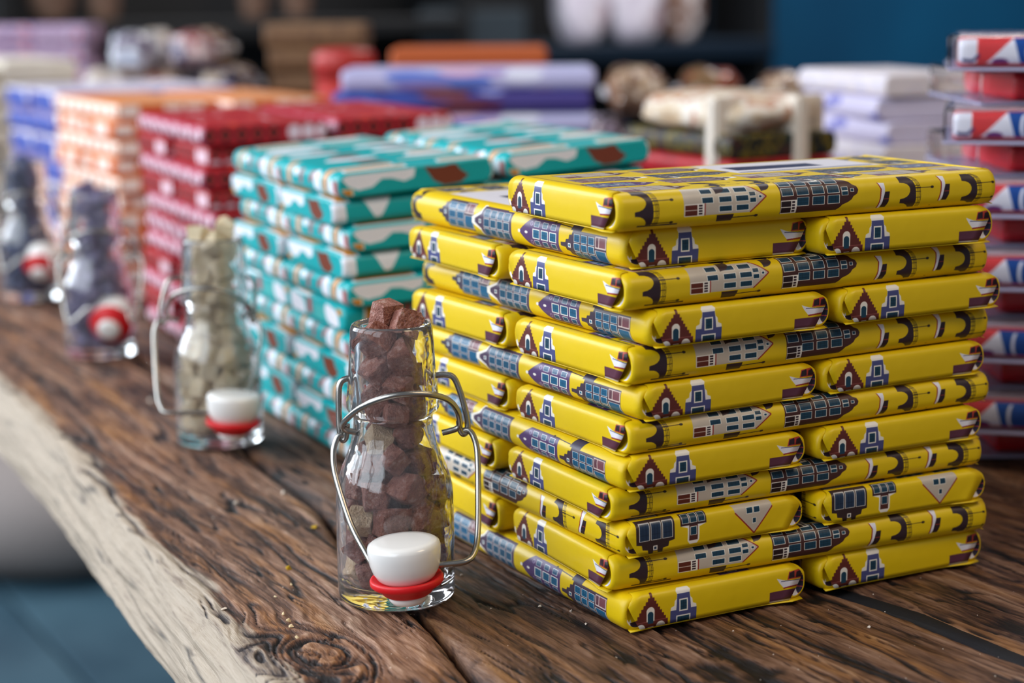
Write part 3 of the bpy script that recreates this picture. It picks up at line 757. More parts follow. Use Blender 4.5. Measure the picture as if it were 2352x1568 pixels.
# ------------------------------------------------------------------ yellow bars
print('papers')
MY = paper('paper_yellow', yellow_sheet(), .40, .5)
bar_meshes = [make_bar('bar_wrapper', True, s) for s in (1, 2, 3)]
for me in bar_meshes: me.materials.append(MY)
flap_m = {e: make_flap('bar_end_flap', e) for e in (-1, 1)}; lip_m = {e: make_lip('bar_lower_flap', e) for e in (-1, 1)}
for d in (flap_m, lip_m):
    for e in d: d[e].materials.append(MY)
def folded_bar(i, name='chocolate_bar'):
    r = empty(name)
    link('wrapper', bar_meshes[i], None, r)
    for e in (-1, 1): link('end_flap', flap_m[e], None, r); link('lower_flap', lip_m[e], None, r)
    return r
protos = None
def copy_tree(r):
    c = r.copy(); COL.objects.link(c)
    for ch in r.children:
        d = ch.copy(); COL.objects.link(d); d.parent = c
    return c
YB = [[[0.08, 0.0383, -0.02]], [[0.0429, 0.0896, -0.0015], [0.1231, 0.0796, -0.0389]], [[0.0806, 0.04, 0.0222], [0.0798, 0.1222, -0.0068]],
      [[0.0443, 0.08, 0.0207], [0.1285, 0.0823, 0.0136]], [[0.0839, 0.0416, 0.0285], [0.0816, 0.1242, 0.0252]], [[0.041, 0.0832, 0.0364], [0.124, 0.085, 0.0179]],
      [[0.0837, 0.0404, 0.0093], [0.0832, 0.1228, 0.0003]], [[0.0379, 0.083, 0.0022], [0.1227, 0.0824, -0.0092]], [[0.0808, 0.0413, -0.0292], [0.0806, 0.1256, -0.022]],
      [[0.038, 0.084, 0.0057], [0.1251, 0.0802, -0.0375]], [[0.0817, 0.0391, -0.0535], [0.0828, 0.1245, -0.040]], [[0.0383, 0.0813, -0.0064], [0.1253, 0.0827, -0.0107]]]
YZ = [.1465, .1329, .1193, .1068, .0936, .0802, .0688, .0562, .0443, .0326, .0200, .0069]
used = []
for k in range(12):
    up_b = (YZ[k]+YZ[k-1])/2 if k else YZ[0]+.0066
    lo_b = (YZ[k]+YZ[k+1])/2 if k < 11 else 0.0004
    zc, th = (up_b+lo_b)/2, up_b-lo_b-.0002
    for j, (u, v, a) in enumerate(YB[k]):
        if len(used) < 3: r = folded_bar(len(used))
        else: r = copy_tree(used[(k*2+j) % 3])
        used.append(r)
        odd = (k % 2 == 0)
        rot = a if odd else a+math.pi/2
        if k == 9: rot = a-math.pi/2
        r.location = (u, v, zc); r.rotation_euler = (0, 0, rot); r.scale = (1, 1, th/.0128)
        w_ = ORD[k]+(' layer' if k == 0 else ' layer from the top')
        if odd: lab = ('yellow canal-house print bar, long printed side facing out, '+w_) if j == 0 else ('yellow canal-house print bar behind another, only its short end showing, '+w_)
        else: lab = ('yellow canal-house print bar at the corner beside the glass bottle, '+w_) if j == 0 else ('yellow canal-house print bar on the clear-box side, '+w_)
        setp(r, lab, 'chocolate bar', 'yellow house-print bars stacked crosswise')

# ------------------------------------------------------------------ stacks further along the table
plain_bar = make_bar('plain_bar', False, 5)
def plain_copy(mat, name):
    me = plain_bar.copy(); me.name = name; me.materials.append(mat); return me
def stack(me, name, u0, v0, th, n, T, along_first, colour, cat, group, seed, jit=.003, cols=2, fan=0.0):
    rnd = random.Random(seed); c, s = math.cos(th), math.sin(th)
    for k in range(n):
        z = T*(n-k-.5)
        alongv = (k % 2 == 0) == along_first
        for j in range(cols):
            if alongv: du, dv, rot = BL*(.25+.5*j)+.001*(2*j-1), BL/2, math.pi/2
            else: du, dv, rot = BL/2, BL*(.25+.5*j)+.001*(2*j-1), 0
            if k % 3 == 2 and not alongv: rot += math.pi
            du += rnd.uniform(-jit, jit); dv += rnd.uniform(-jit, jit); rr_ = rnd.uniform(-.02, .02)
            t_ = fan*(n-1-k)
            o = link(name, me, None, None, (u0+c*du-s*dv, v0+s*du+c*dv, z+fan*(n-1-k)*du), (-t_ if alongv else 0, 0 if alongv else (t_ if rot > 1 else -t_), th+rot+rr_), (1, 1, T*.985/.0128))
            w_ = ORD[k]+(' layer' if k == 0 else ' layer from the top')
            side = (('on the bottle side' if j == 0 else 'on the inner side') if alongv else ('facing out' if j == 0 else 'tucked behind'))
            setp(o, f'{colour} bar {side}, {w_}', cat, group)
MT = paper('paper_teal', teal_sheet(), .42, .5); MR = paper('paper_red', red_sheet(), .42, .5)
MO = paper('paper_orange', orange_sheet(), .45, .5); MB = paper('paper_blue', blue_sheet(), .45, .5)
stack(plain_copy(MT, 'teal_wrapper'), 'chocolate_bar', .012, .262, -.06, 11, .01262, True, 'teal cloud-print', 'chocolate bar', 'teal cloud-print bars in a stack', 3, fan=.0062)
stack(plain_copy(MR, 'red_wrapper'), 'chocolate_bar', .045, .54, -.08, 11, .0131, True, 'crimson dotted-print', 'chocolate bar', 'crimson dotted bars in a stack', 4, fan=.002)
stack(plain_copy(MO, 'orange_wrapper'), 'chocolate_bar', .066, .785, -.01, 11, .0132, True, 'orange window-print', 'chocolate bar', 'orange window-print bars in a stack', 5)
stack(plain_copy(MB, 'blue_wrapper'), 'chocolate_bar', .102, 1.075, .0, 7, .0202, False, 'lilac and royal-blue print', 'chocolate bar', 'blue print bars in a stack', 6)
MC = paper('paper_cream', delft_sheet('paper_cream', (226, 216, 200), ((214, 204, 196), (236, 228, 214), (220, 200, 186)), 8), .5)
stack(plain_copy(MC, 'cream_wrapper'), 'chocolate_bar', .055, 1.42, .0, 7, .0225, True, 'pale cream wrapped', 'chocolate bar', 'cream bars at the far end of the table', 9)

# ------------------------------------------------------------------ swing-top bottles
GLASS = pmat('bottle_glass', (1.0, 1.0, 1.0, 1), 0.0, trans=1.0, ior=1.46)
def veil_film(m, col, lo, hi):  # milky haze mixed into the glass, standing for the reflected window veil
    nt = m.node_tree; b = nt.nodes['Principled BSDF']; out = nt.nodes['Material Output']
    tc = nd(m, 'ShaderNodeTexCoord'); mp = nd(m, 'ShaderNodeMapping'); mp.inputs['Scale'].default_value = (260, 260, 70); lk(m, tc.outputs['Object'], mp.inputs['Vector'])
    n = noise_tex(m, 1.0, 4, mp.outputs['Vector'], .6); r = ramp(m, n.outputs['Fac'], [(0.35, (lo, lo, lo, 1)), (0.75, (hi, hi, hi, 1))])
    d = nd(m, 'ShaderNodeBsdfDiffuse'); d.inputs['Color'].default_value = col
    t = nd(m, 'ShaderNodeBsdfTranslucent'); t.inputs['Color'].default_value = col
    a = nd(m, 'ShaderNodeMixShader'); lk(m, d.outputs[0], a.inputs[1]); lk(m, t.outputs[0], a.inputs[2])
    x = nd(m, 'ShaderNodeMixShader'); lk(m, r.outputs['Color'], x.inputs['Fac']); lk(m, b.outputs[0], x.inputs[1]); lk(m, a.outputs[0], x.inputs[2])
    lk(m, x.outputs[0], out.inputs['Surface'])
    n2 = noise_tex(m, 90, 2, tc.outputs['Object']); bump(m, n2.outputs['Fac'], .10, .004)
veil_film(GLASS, (.86, .88, .96, 1), .015, .075)
STEEL = pmat('steel_wire', lin(176, 172, 166), 0.22, metal=1.0)
sn = noise_tex(STEEL, 700, 3); bump(STEEL, sn.outputs['Fac'], .12, .0005)
CERAM = pmat('white_ceramic', lin(236, 232, 228), 0.18, coat=.3)
RUBBER = pmat('red_rubber', lin(214, 20, 28), 0.45)
mm = lambda P: [(r/1000, z/1000) for r, z in P]
OUT = [(0, .6), (12, .4), (18.5, 0), (20.3, .4), (21.3, 1.6), (21.6, 3.4), (21.65, 12), (21.65, 30), (21.6, 38), (21.2, 42), (20.3, 46), (18.9, 50), (17.2, 54), (15.8, 58), (14.9, 62), (14.45, 65.5), (14.4, 68), (14.9, 69.3), (16.2, 70.2), (16.9, 71.6), (17.0, 74), (16.6, 77), (16.1, 81), (15.7, 87), (15.3, 94), (15.05, 98), (14.9, 100.6), (14.3, 102), (13.5, 102.5)]
INN = [(12.8, 102.1), (12.4, 100.5), (12.35, 90), (12.3, 76), (12.2, 66), (12.7, 62), (13.7, 58.4), (15.2, 54.2), (17.0, 50), (18.5, 46), (19.4, 42), (19.75, 38), (19.8, 30), (19.8, 12), (19.7, 8.5), (18.6, 6.6), (16, 6.0), (0, 5.2)]
glass_me = lathe('bottle_glass', mm(OUT+INN), 72); glass_me.materials.append(GLASS)
stop_me = lathe('stopper_body', mm([(0, 0), (4, .15), (5.8, .8), (6.8, 2.2), (6.9, 3.4), (6.0, 4.6), (6.0, 8.6), (8.6, 8.8), (10.2, 10.2), (11.6, 12.6), (12.5, 15.6), (12.85, 18.5), (12.9, 21), (12.5, 22.2), (11.4, 22.9), (9, 23.1), (0, 23.2)]), 56); stop_me.materials.append(CERAM)
ring_me = lathe('stopper_ring', mm([(6.1, 3.7), (7.7, 3.7), (8.6, 4.3), (10.0, 6.0), (12.2, 7.3), (13.0, 8.2), (13.0, 9.6), (12.6, 10.2), (11.8, 10.1), (10.3, 9.1), (8.4, 8.8), (6.1, 8.8)]), 56); ring_me.materials.append(RUBBER)
WR = .00112
def P3(L, sx): return [(x*sx/1000, y/1000, z/1000) for x, y, z in L]
def bottle(x, y, rz, sx, stop, tilt, label):
    r = empty('swing_top_bottle', (x, y, .0003), rz, label, 'bottle', 'swing-top bottles along the live edge')
    link('glass_body', glass_me, None, r)
    loopL = [(-14.6, 0, 82), (-16.6, 0, 82.2), (-18.6, -.4, 81), (-19.4, -1, 78), (-19.6, -2, 70), (-19.4, -3, 63.5), (-18.6, -3.4, 60.3), (-17.4, -3.6, 61), (-16.8, -3.8, 64), (-16.7, -4.2, 66.2)]
    loopR = [(15.0, 0, 82.6), (19, 0, 82.9), (22, -.4, 82), (24, -1, 78), (26.0, -2, 71), (27.0, -2.6, 65.5), (26.6, -3, 62.4), (25.4, -3.4, 61.4), (24.2, -3.6, 63), (23.8, -4, 66.4)]
    arch = [(-11.6, -4.8, 63.0), (-14.4, -4.9, 63.6), (-17.2, -5.0, 64.4), (-18.2, -6.2, 66.2), (-16.6, -10, 69.5), (-11, -16.5, 75.2), (-3, -20.3, 79.2), (5, -20.6, 80.4), (13, -18.4, 79.6), (19.5, -13.6, 76.6), (23.0, -8.0, 71.4), (24.0, -5.6, 66.6), (23.4, -5.0, 64.2), (21, -5.0, 63.2), (17.6, -5.0, 62.4)]
    sxx, syy, szz = stop
    bail = [(-17.6, -3.2, 61.8), (-19.2, -3.6, 62.2), (-20.6, -4.4, 60.6), (-21.8, -6.6, 56), (-21.0, -10.5, 48.5), (-16, -20.0, 34.0), (-10.6, -29.0, 25.4), (sxx-12.0, syy+.4, szz+14.4), (sxx-9.5, syy, szz+14)]
    bail2 = [(25.4, -3.2, 62.6), (27.2, -3.6, 62.8), (29.0, -4.6, 60.6), (30.2, -7, 55), (30.0, -14, 42), (29.2, -24, 30), (27.6, -30.5, 25.0), (24.2, syy+.6, szz+14.6), (sxx+12.0, syy, szz+14), (sxx+9.5, syy, szz+14)]
    for nm, L in (('wire_loop', loopL), ('wire_loop', loopR), ('closing_lever', arch), ('bail_wire', bail), ('bail_wire', bail2)):
        o = link(nm, tube(nm, P3(L, sx), WR), STEEL, r)
    c = math.radians(tilt)
    s = link('stopper', stop_me, None, r, (sxx*sx/1000, syy/1000, szz/1000), (c, math.radians(-4)*sx if tilt == 0 else 0, 0))
    s['label'] = 'white ceramic stopper'
    q = link('rubber_ring', ring_me, None, s); q['label'] = 'red rubber sealing ring'
    return r
def facing(x, y): return math.atan2(-.51442-y, -.32914-x)+math.pi/2
BOT = [(-.0505, .0782), (-.0215, .3437), (-.0055, .6006), (.015, .845)]
bottle(*BOT[0], facing(*BOT[0]), 1, (4.2, -34.8, 8.2), 0, 'clear swing-top bottle of milk chocolate chunks, stopper hanging, beside the yellow bars')
bottle(*BOT[1], facing(*BOT[1]), -1, (-5.6, -34.8, 8.2), 0, 'clear swing-top bottle of pale fudge pieces in front of the crimson bars')
bottle(*BOT[2], facing(*BOT[2])-.25, 1, (12.0, -28.5, 19.0), -66, 'clear swing-top bottle with red-ringed stopper tipped outwards, dark violet pieces inside')
bottle(*BOT[3], facing(*BOT[3])-.3, 1, (15.0, -27.0, 20.0), -48, 'clear swing-top bottle of blue-black pieces, furthest along the table edge')

# contents: pieces settle inside the inner profile
ri = np.array([(z, r) for r, z in INN][::-1], float)
def inner_r(z): return np.interp(z, ri[1:, 0], ri[1:, 1])
def settle(n, seed, rmin, rmax, top_extra=True):
    R_ = np.random.RandomState(seed); rad = R_.uniform(rmin, rmax, n)
    z = np.linspace(8, 118, n); ang = R_.uniform(0, 6.28, n); q = R_.uniform(0, 6, n)
    X = np.stack([q*np.cos(ang), q*np.sin(ang), z], 1)
    for it in range(900):
        X[:, 2] -= .10 if it < 750 else .02
        for _ in range(2):
            D = X[:, None]-X[None]; d = np.sqrt((D**2).sum(-1))+1e-6; np.fill_diagonal(d, 1e3)
            ov = np.clip(rad[:, None]+rad[None]-d, 0, None)*.5
            X += (D/d[..., None]*ov[..., None]*.55).sum(1)
            X[:, 2] = np.maximum(X[:, 2], 6.4+rad*.9)
            lim = np.minimum(inner_r(np.minimum(X[:, 2], 101)), np.minimum(inner_r(np.minimum(X[:, 2]+rad*.5, 101)), inner_r(np.minimum(np.maximum(X[:, 2]-rad*.5, 7), 101))))-rad*1.0-.3
            lim = np.maximum(lim, .3); q = np.sqrt((X[:, :2]**2).sum(1))+1e-6
            f = np.where(q > lim, lim/q, 1.0); X[:, :2] *= f[:, None]
    return X, rad
def chunk_mesh(name, seed, mats, cubic=.75):
    rnd = random.Random(seed); bm = bmesh.new()
    for sx_ in (-1, 1):
        for sy_ in (-1, 1):
            for sz_ in (-1, 1):
                bm.verts.new((sx_*rnd.uniform(.5, .82), sy_*rnd.uniform(.48, .8), sz_*rnd.uniform(.42, .72)))
    for i in range(4): bm.verts.new(Vector((rnd.gauss(0, 1), rnd.gauss(0, 1), rnd.gauss(0, 1))).normalized()*rnd.uniform(.8, 1.0))
    h = bmesh.ops.convex_hull(bm, input=bm.verts)
    for v in [v for v in bm.verts if not v.link_faces]: bm.verts.remove(v)
    bmesh.ops.dissolve_limit(bm, angle_limit=math.radians(14), verts=bm.verts, edges=bm.edges)
    bmesh.ops.bevel(bm, geom=bm.edges[:], offset=.07, segments=2, profile=.6, affect='EDGES')
    bmesh.ops.triangulate(bm, faces=bm.faces)
    bmesh.ops.subdivide_edges(bm, edges=bm.edges[:], cuts=1)
    for v in bm.verts: v.co += v.co.normalized()*.07*noise.noise(v.co*3.1+Vector((seed*7, 0, 0)))+v.co.normalized()*.03*noise.noise(v.co*9+Vector((seed, 3, 0)))
    me = bm_mesh(name, bm, False)
    for m in mats: me.materials.append(m)
    return me
def chunk_mat(name, a, b, c, rough=.55):
    m = pmat(name, a, rough, spec=.4); tc = nd(m, 'ShaderNodeTexCoord')
    n = noise_tex(m, 2.2, 6, tc.outputs['Object'], .7); r = ramp(m, n.outputs['Fac'], [(0.32, a), (0.54, b), (0.74, c)])
    lk(m, r.outputs['Color'], m.node_tree.nodes['Principled BSDF'].inputs['Base Color'])
    sp = noise_tex(m, 16, 3, tc.outputs['Object'], .7); sr = ramp(m, sp.outputs['Fac'], [(0.60, (0, 0, 0, 1)), (0.72, (.6, .6, .6, 1))])
    mx = nd(m, 'ShaderNodeMix'); mx.data_type = 'RGBA'; lk(m, sr.outputs['Color'], mx.inputs['Factor']); lk(m, r.outputs['Color'], mx.inputs[6]); mx.inputs[7].default_value = c
    lk(m, mx.outputs[2], m.node_tree.nodes['Principled BSDF'].inputs['Base Color'])
    n2 = noise_tex(m, 7, 4, tc.outputs['Object']); bump(m, n2.outputs['Fac'], .5, .12)
    return m
CH = chunk_mat('milk_chocolate', lin(116, 62, 48), lin(166, 108, 92), lin(214, 182, 172))
NUT = chunk_mat('almond', lin(206, 170, 130), lin(226, 196, 160), lin(240, 220, 190))
FU = chunk_mat('fudge', lin(230, 202, 158), lin(246, 226, 190), lin(250, 240, 220))
VI = chunk_mat('dark_violet_sweet', lin(90, 78, 112), lin(140, 130, 170), lin(214, 210, 232))
BK = chunk_mat('blue_black_sweet', lin(34, 36, 62), lin(70, 84, 130), lin(150, 164, 200))
def fill(bi, n, seed, rmin, rmax, mat, name, label, group, nuts=(), extra=()):
    X, rad = settle(n, seed, rmin, rmax); rnd = random.Random(seed)
    ms = [chunk_mesh(name, seed*10+i, [mat]) for i in range(5)]; mn = chunk_mesh('almond_piece', seed*10+8, [NUT]) if nuts else None
    bx, by = BOT[bi]; order = np.argsort(-X[:, 2])
    rz = facing(bx, by); c, s = math.cos(rz), math.sin(rz)
    top2 = list(order[:2])
    for i in range(n):
        if X[i, 2] > 108: continue
        x, y, z = X[i]; k = rad[i]*1.2/1000
        isn = i in nuts
        o = link('almond_piece' if isn else name, mn if isn else rnd.choice(ms), None, None, (bx+(c*x-s*y)/1000, by+(s*x+c*y)/1000, z/1000), (rnd.uniform(0, 6), rnd.uniform(0, 6), rnd.uniform(0, 6)), (k, k, k))
        if isn: setp(o, 'pale almond piece among the chocolate chunks in the bottle', 'almond', 'almond pieces in the bottle of chocolate')
        else: setp(o, extra[top2.index(i)] if i in top2 and extra else label, 'chunk', group)
fill(0, 72, 3, 4.6, 6.8, CH, 'chocolate_chunk', 'rough milk chocolate chunk inside the bottle beside the yellow bars', 'milk chocolate chunks in the bottle', nuts=(22, 64, 44, 9), extra=('milk chocolate chunk standing highest out of the bottle neck', 'milk chocolate chunk lying across the rim of the bottle'))
fill(1, 92, 12, 4.3, 6.6, FU, 'fudge_piece', 'pale beige fudge piece inside the second bottle', 'fudge pieces in the bottle')
fill(2, 50, 21, 4.8, 6.8, VI, 'violet_sweet', 'dark violet sweet inside the bottle with outward stopper', 'violet sweets in the bottle')
fill(3, 46, 33, 5.0, 7.0, BK, 'dark_sweet', 'blue-black sweet inside the furthest bottle', 'blue-black sweets in the bottle')

# ------------------------------------------------------------------ back of the display
def sheet_clear():
    c = Sheet(Lm, SH, 4, (212, 60, 64)); W_ = (226, 224, 238); N = (40, 50, 110); B = (16, 70, 150)
    c.fr = place(0, 0, 0)
    c.rect(0, 0, 9, 13, W_); c.line(2, 2, 7, 1.5, 1.6, N); c.line(7, 1.5, 10, 5, 1.3, N)
    c.poly([(13, 0), (45, 0), (45, 13), (26, 13), (20, 7)], W_); c.poly([(26, 13.5), (30, -1), (130, -1), (130, 14)], B); c.ell(34, 6, 2.2, 6, W_); c.ell(35.5, 6, 2, 6, B); c.ell(48, 6, 2.2, 6, W_); c.ell(20, 1, 4, 2, (110, 50, 120))
    c.rect(0, 15, 165, 90, (210, 190, 196))
    for ox in (0.0, 82.0): c.fr = place(ox, Y_E, 0); c.rect(0, 0, 80, 13, (150, 130, 130)); c.ell(30, 6, 16, 6, (110, 70, 70))
    return c.image('paper_red_white_blue')
MRW = paper('paper_red_white_blue', sheet_clear(), .3, .5)
MRR = blotch('red_foil', (lin(206, 26, 40), lin(222, 60, 72), lin(214, 40, 52), lin(232, 120, 124)), 14, .32, 2.0)
CLEAR = pmat('clear_plastic', (1, 1, 1, 1), 0.02, trans=1.0, ior=1.14)
RIM = pmat('plastic_rim', lin(196, 190, 222), .25, trans=.25, ior=1.35)
rw_me = plain_copy(MRW, 'printed_filling'); rr_me = plain_copy(MRR, 'red_filling')
def hollow_box(name, sx, sy, sz, t, bev):
    bm = bmesh.new()
    for k, (a, b_, c) in enumerate(((sx, sy, sz), (sx-2*t, sy-2*t, sz-2*t))):
        r_ = bmesh.ops.create_cube(bm, size=1.0); vs_ = r_['verts']; bmesh.ops.scale(bm, vec=(a, b_, c), verts=vs_)
        es = list({e for v in vs_ for e in v.link_edges}); g_ = bmesh.ops.bevel(bm, geom=es, offset=bev if not k else bev*.6, segments=3, profile=.5, affect='EDGES')
        if k: bmesh.ops.reverse_faces(bm, faces=list({f for v in g_['verts'] for f in v.link_faces} | {f for v in vs_ if v.is_valid for f in v.link_faces}))
    return bm_mesh(name, bm, True)
AT = .0166
shell_me = hollow_box('clear_shell', .160, .100, AT-.0004, .0008, .0022)
rim_me = box_mesh('base_rim', .1604, .1004, .0016, .0006, 2)
for me_, m_ in ((shell_me, CLEAR), (rim_me, RIM)): me_.materials.append(m_)
for k in range(12):
    odd = k % 2 == 0; z = AT*(11-k)
    cx_, cy_, th_ = (.349, .114, -.72) if odd else (.375, .141, -.50)
    dx_ = -.011*(k/11)
    r = empty('clear_box', (cx_+dx_, cy_+dx_*.9, z), th_+.02*math.sin(k*2.3))
    setp(r, ('clear plastic box of red, white and blue wrapped sweets, ' if odd else 'clear plastic box of red foil sweets, ')+ORD[k]+(' layer' if k == 0 else ' layer from the top'), 'box', 'clear boxes stacked beside the yellow bars')
    link('clear_shell', shell_me, None, r, (0, 0, AT/2))
    link('base_rim', rim_me, None, r, (0, 0, .0009))
    link('filling', rw_me if odd else rr_me, None, r, (.001 if odd else .006, -.002, AT/2+.0006), (0, 0, 0), (.93 if odd else .84, 1.14, 1.12))

# gift bundles tied with cream ribbon
MDK = blotch('dark_leaf_print', (lin(24, 28, 26), lin(110, 92, 20), lin(22, 40, 36), lin(60, 36, 30)), 90, .5, 1.0)
MRD = blotch('red_card', (lin(160, 8, 24), lin(176, 18, 30), lin(150, 10, 26)), 20, .45, 4.0)
MCR = blotch('cream_pouch', (lin(200, 172, 140), lin(214, 192, 164), lin(226, 214, 200), lin(190, 140, 112), lin(206, 180, 150)), 26, .5, 3.0)
RIB = pmat('cream_ribbon', lin(226, 214, 200), .4)
red_me = plain_copy(MRD, 'red_bar'); dark_me = plain_copy(MDK, 'dark_bar')
def pouch_mesh(name, seed, sx, sy, sz, mat, amp=.12):
    bm = bmesh.new(); bmesh.ops.create_icosphere(bm, subdivisions=4, radius=1.0)
    for v in bm.verts:
        d = v.co.copy(); q = (abs(d.x)**3.2+abs(d.y)**3.2+abs(d.z)**2.6)**(-1/3.0); c = d*q
        c *= 1+amp*noise.noise(d*1.9+Vector((seed*5.1, 0, 0)))+.5*amp*noise.noise(d*4.7+Vector((0, seed*3.7, 0)))
        v.co = Vector((c.x*sx/2, c.y*sy/2, max(c.z, -.92)*sz/2))
    me = bm_mesh(name, bm); me.materials.append(mat); return me
cream_me = pouch_mesh('cream_pouch', 3, .082, .118, .026, MCR, .10)
def ribbon_mesh():
    bm = bmesh.new()
    for sx, sy, sz, x, y in ((.011, .1245, .0508, .012, 0), (.0842, .011, .0508, 0, -.040)):
        r_ = bmesh.ops.create_cube(bm, size=1.0); bmesh.ops.scale(bm, vec=(sx, sy, sz), verts=r_['verts']); bmesh.ops.translate(bm, vec=(x, y, .0264), verts=r_['verts'])
        bmesh.ops.bevel(bm, geom=list({e for v in r_['verts'] for e in v.link_edges}), offset=.002, segments=2, affect='EDGES')
    me = bm_mesh('ribbon', bm, False); me.materials.append(RIB); return me
rib_me = ribbon_mesh()
for k, nm in enumerate(('uppermost', 'middle', 'lowest')):
    r = empty('gift_bundle', (.358+.002*k, .442, .0527*(2-k)), -.03*k)
    setp(r, f'ribbon-tied bundle of red and dark bars under a cream pouch, {nm} of its pile', 'gift bundle', 'ribbon-tied gift bundles')
    link('red_bar', red_me, None, r, (0, 0, .0076), (0, 0, math.pi/2), (.72, 1.02, 1.18)); link('dark_bar', dark_me, None, r, (0, 0, .0228), (0, 0, math.pi/2), (.72, 1.02, 1.18))
    link('cream_pouch', cream_me, None, r, (0, 0, .0412)); link('ribbon', rib_me, None, r)
def pile(mats, name, cx, cy, th, n, T, label, cat, group, sx=1.0, sy=1.0, seed=1):
    rnd = random.Random(seed); ms = [plain_copy(m, name) for m in mats]
    for k in range(n):
        o = link('chocolate_bar' if 'bar' in cat else name, ms[k % len(ms)], None, None, (cx+rnd.uniform(-.004, .004), cy+rnd.uniform(-.004, .004), T*(n-k-.5)), (0, 0, th+rnd.uniform(-.04, .04)), (sx*rnd.uniform(.97, 1), sy, T*.985/.0128))
        setp(o, f'{label}, {ORD[k]}'+(' layer' if k == 0 else ' layer from the top'), cat, group)
L_W = paper('paper_delft', delft_sheet('paper_delft', (206, 198, 222), ((226, 220, 232), (48, 72, 164), (120, 120, 190), (60, 84, 170), (214, 206, 226)), 3, 1), .45)
L_T = paper('paper_white', delft_sheet('paper_white', (222, 212, 216), ((226, 218, 222), (214, 204, 214), (200, 196, 220)), 4), .45)
pile([L_T, L_W, L_W], 'delft_wrapper', .507, .462, math.pi/2-.25, 11, .0152, 'blue-and-white pottery-print bar', 'chocolate bar', 'blue and white bars beside the clear boxes', .8, .95, 5)
L_1 = paper('paper_lilac', delft_sheet('paper_lilac', (186, 184, 222), ((224, 224, 242), (100, 124, 206), (214, 170, 196), (206, 214, 244), (168, 140, 196)), 6, 2), .45)
L_2 = paper('paper_plum', delft_sheet('paper_plum', (70, 60, 130), ((90, 40, 80), (56, 76, 160), (170, 170, 220), (40, 84, 170), (120, 60, 60)), 7, 2), .45)
pile([L_1, L_2], 'lilac_wrapper', .350, .778, -.50, 10, .0164, 'lilac and blue wrapped box', 'box', 'lilac boxes in the row behind the teal bars', 1.2, 1.3, 6)
# orange box and red tin further back
OR_ = pmat('orange_card', lin(186, 88, 36), .5); orn = noise_tex(OR_, 30, 2); bump(OR_, orn.outputs['Fac'], .1, .001)
r = empty('gift_box', (.455, .975, 0), -.5, 'plain orange lidded gift box behind the lilac boxes', 'gift box')
link('box_body', box_mesh('box_body', .132, .10, .148, .003, 2), OR_, r, (0, 0, .074)); link('lid', box_mesh('lid', .138, .106, .028, .004, 3), OR_, r, (0, 0, .160))
RT = pmat('red_tin', lin(176, 52, 48), .35)
r = empty('tin', (.370, 1.062, 0), 0, 'round red tin standing beside the orange gift box', 'tin')
link('tin_body', lathe('tin_body', [(0, 0), (.026, 0), (.027, .002), (.027, .15), (0, .15)], 40), RT, r); link('lid', lathe('tin_lid', [(0, .146), (.0285, .146), (.0285, .166), (.026, .171), (.012, .173), (0, .173)], 40), RT, r)
# crates that carry the bagged sweets
CW = blotch('crate_wood', (lin(84, 58, 40), lin(110, 78, 54), lin(70, 46, 34)), 20, .6, 1.0)
def crate(x, y, th, sx, sy, h, label):
    r = empty('display_crate', (x, y, .0015), th, label, 'crate')
    a = box_mesh('crate_slat', sx, .010, h/3-.004, .0015, 1); b_ = box_mesh('crate_end_slat', sy-.022, .010, h/3-.004, .0015, 1); t_ = box_mesh('crate_top_board', sx, sy/3-.003, .008, .0015, 1)
    for me_ in (a, b_, t_): me_.materials.append(CW)
    for k in range(3):
        z = h/3*(k+.5)-.004
        for s_ in (-1, 1): link('slat', a, None, r, (0, s_*(sy/2-.005), z)); link('end_slat', b_, None, r, (s_*(sx/2-.005), 0, z), (0, 0, math.pi/2))
        link('top_board', t_, None, r, (0, (k-1)*sy/3, h-.004))
crate(.298, 1.338, -.5, .165, .17, .112, 'brown slatted crate under the bagged sweets at the far end')
crate(.600, .757, -.5, .30, .15, .080, 'brown slatted crate under the tan bags behind the gift bundles')
SEAL = pmat('clear_seal', lin(206, 204, 210), .15)
def bag(x, y, z, rz, s, mat, seed, label, group):
    r = empty('candy_bag', (x, y, z), rz, label, 'bag', group)
    link('pouch', pouch_mesh('bag_pouch', seed, .086*s, .05*s, .044*s, mat, .2), None, r, (0, 0, .0202*s))
    link('seal', pouch_mesh('bag_seal', seed+2, .020*s, .056*s, .014*s, SEAL, .3), None, r, (.046*s, 0, .018*s), (0, -.5, 0))
def bm_(n, cols, sc_, sd, rough=.18): return blotch(n, [lin(*c) for c in cols], sc_, rough, sd, .6, .6)
B1 = bm_('bag_cream', [(206, 190, 176), (226, 216, 210), (190, 150, 120)], 30, 1); B2 = bm_('bag_brown', [(120, 66, 42), (206, 180, 160), (90, 44, 30)], 30, 2)
B3 = bm_('bag_pale', [(190, 198, 214), (220, 224, 232), (120, 110, 130)], 30, 3); B4 = bm_('bag_red', [(170, 90, 90), (216, 196, 196), (70, 60, 96)], 30, 4)
B5 = bm_('bag_tan', [(150, 116, 90), (184, 156, 130), (120, 84, 64)], 26, 5); B6 = bm_('bag_orange', [(170, 84, 44), (150, 70, 50), (120, 90, 60)], 26, 6)
B8 = bm_('bag_navy', [(40, 44, 84), (190, 170, 150), (60, 40, 60)], 26, 8)
B7 = bm_('bag_plum', [(90, 64, 84), (206, 190, 214), (70, 54, 60)], 30, 7)
DS = 'bagged sweets piled at the far end'
def on_crate(cx, cy, th, a, b_): return cx+math.cos(th)*a-math.sin(th)*b_, cy+math.sin(th)*a+math.cos(th)*b_
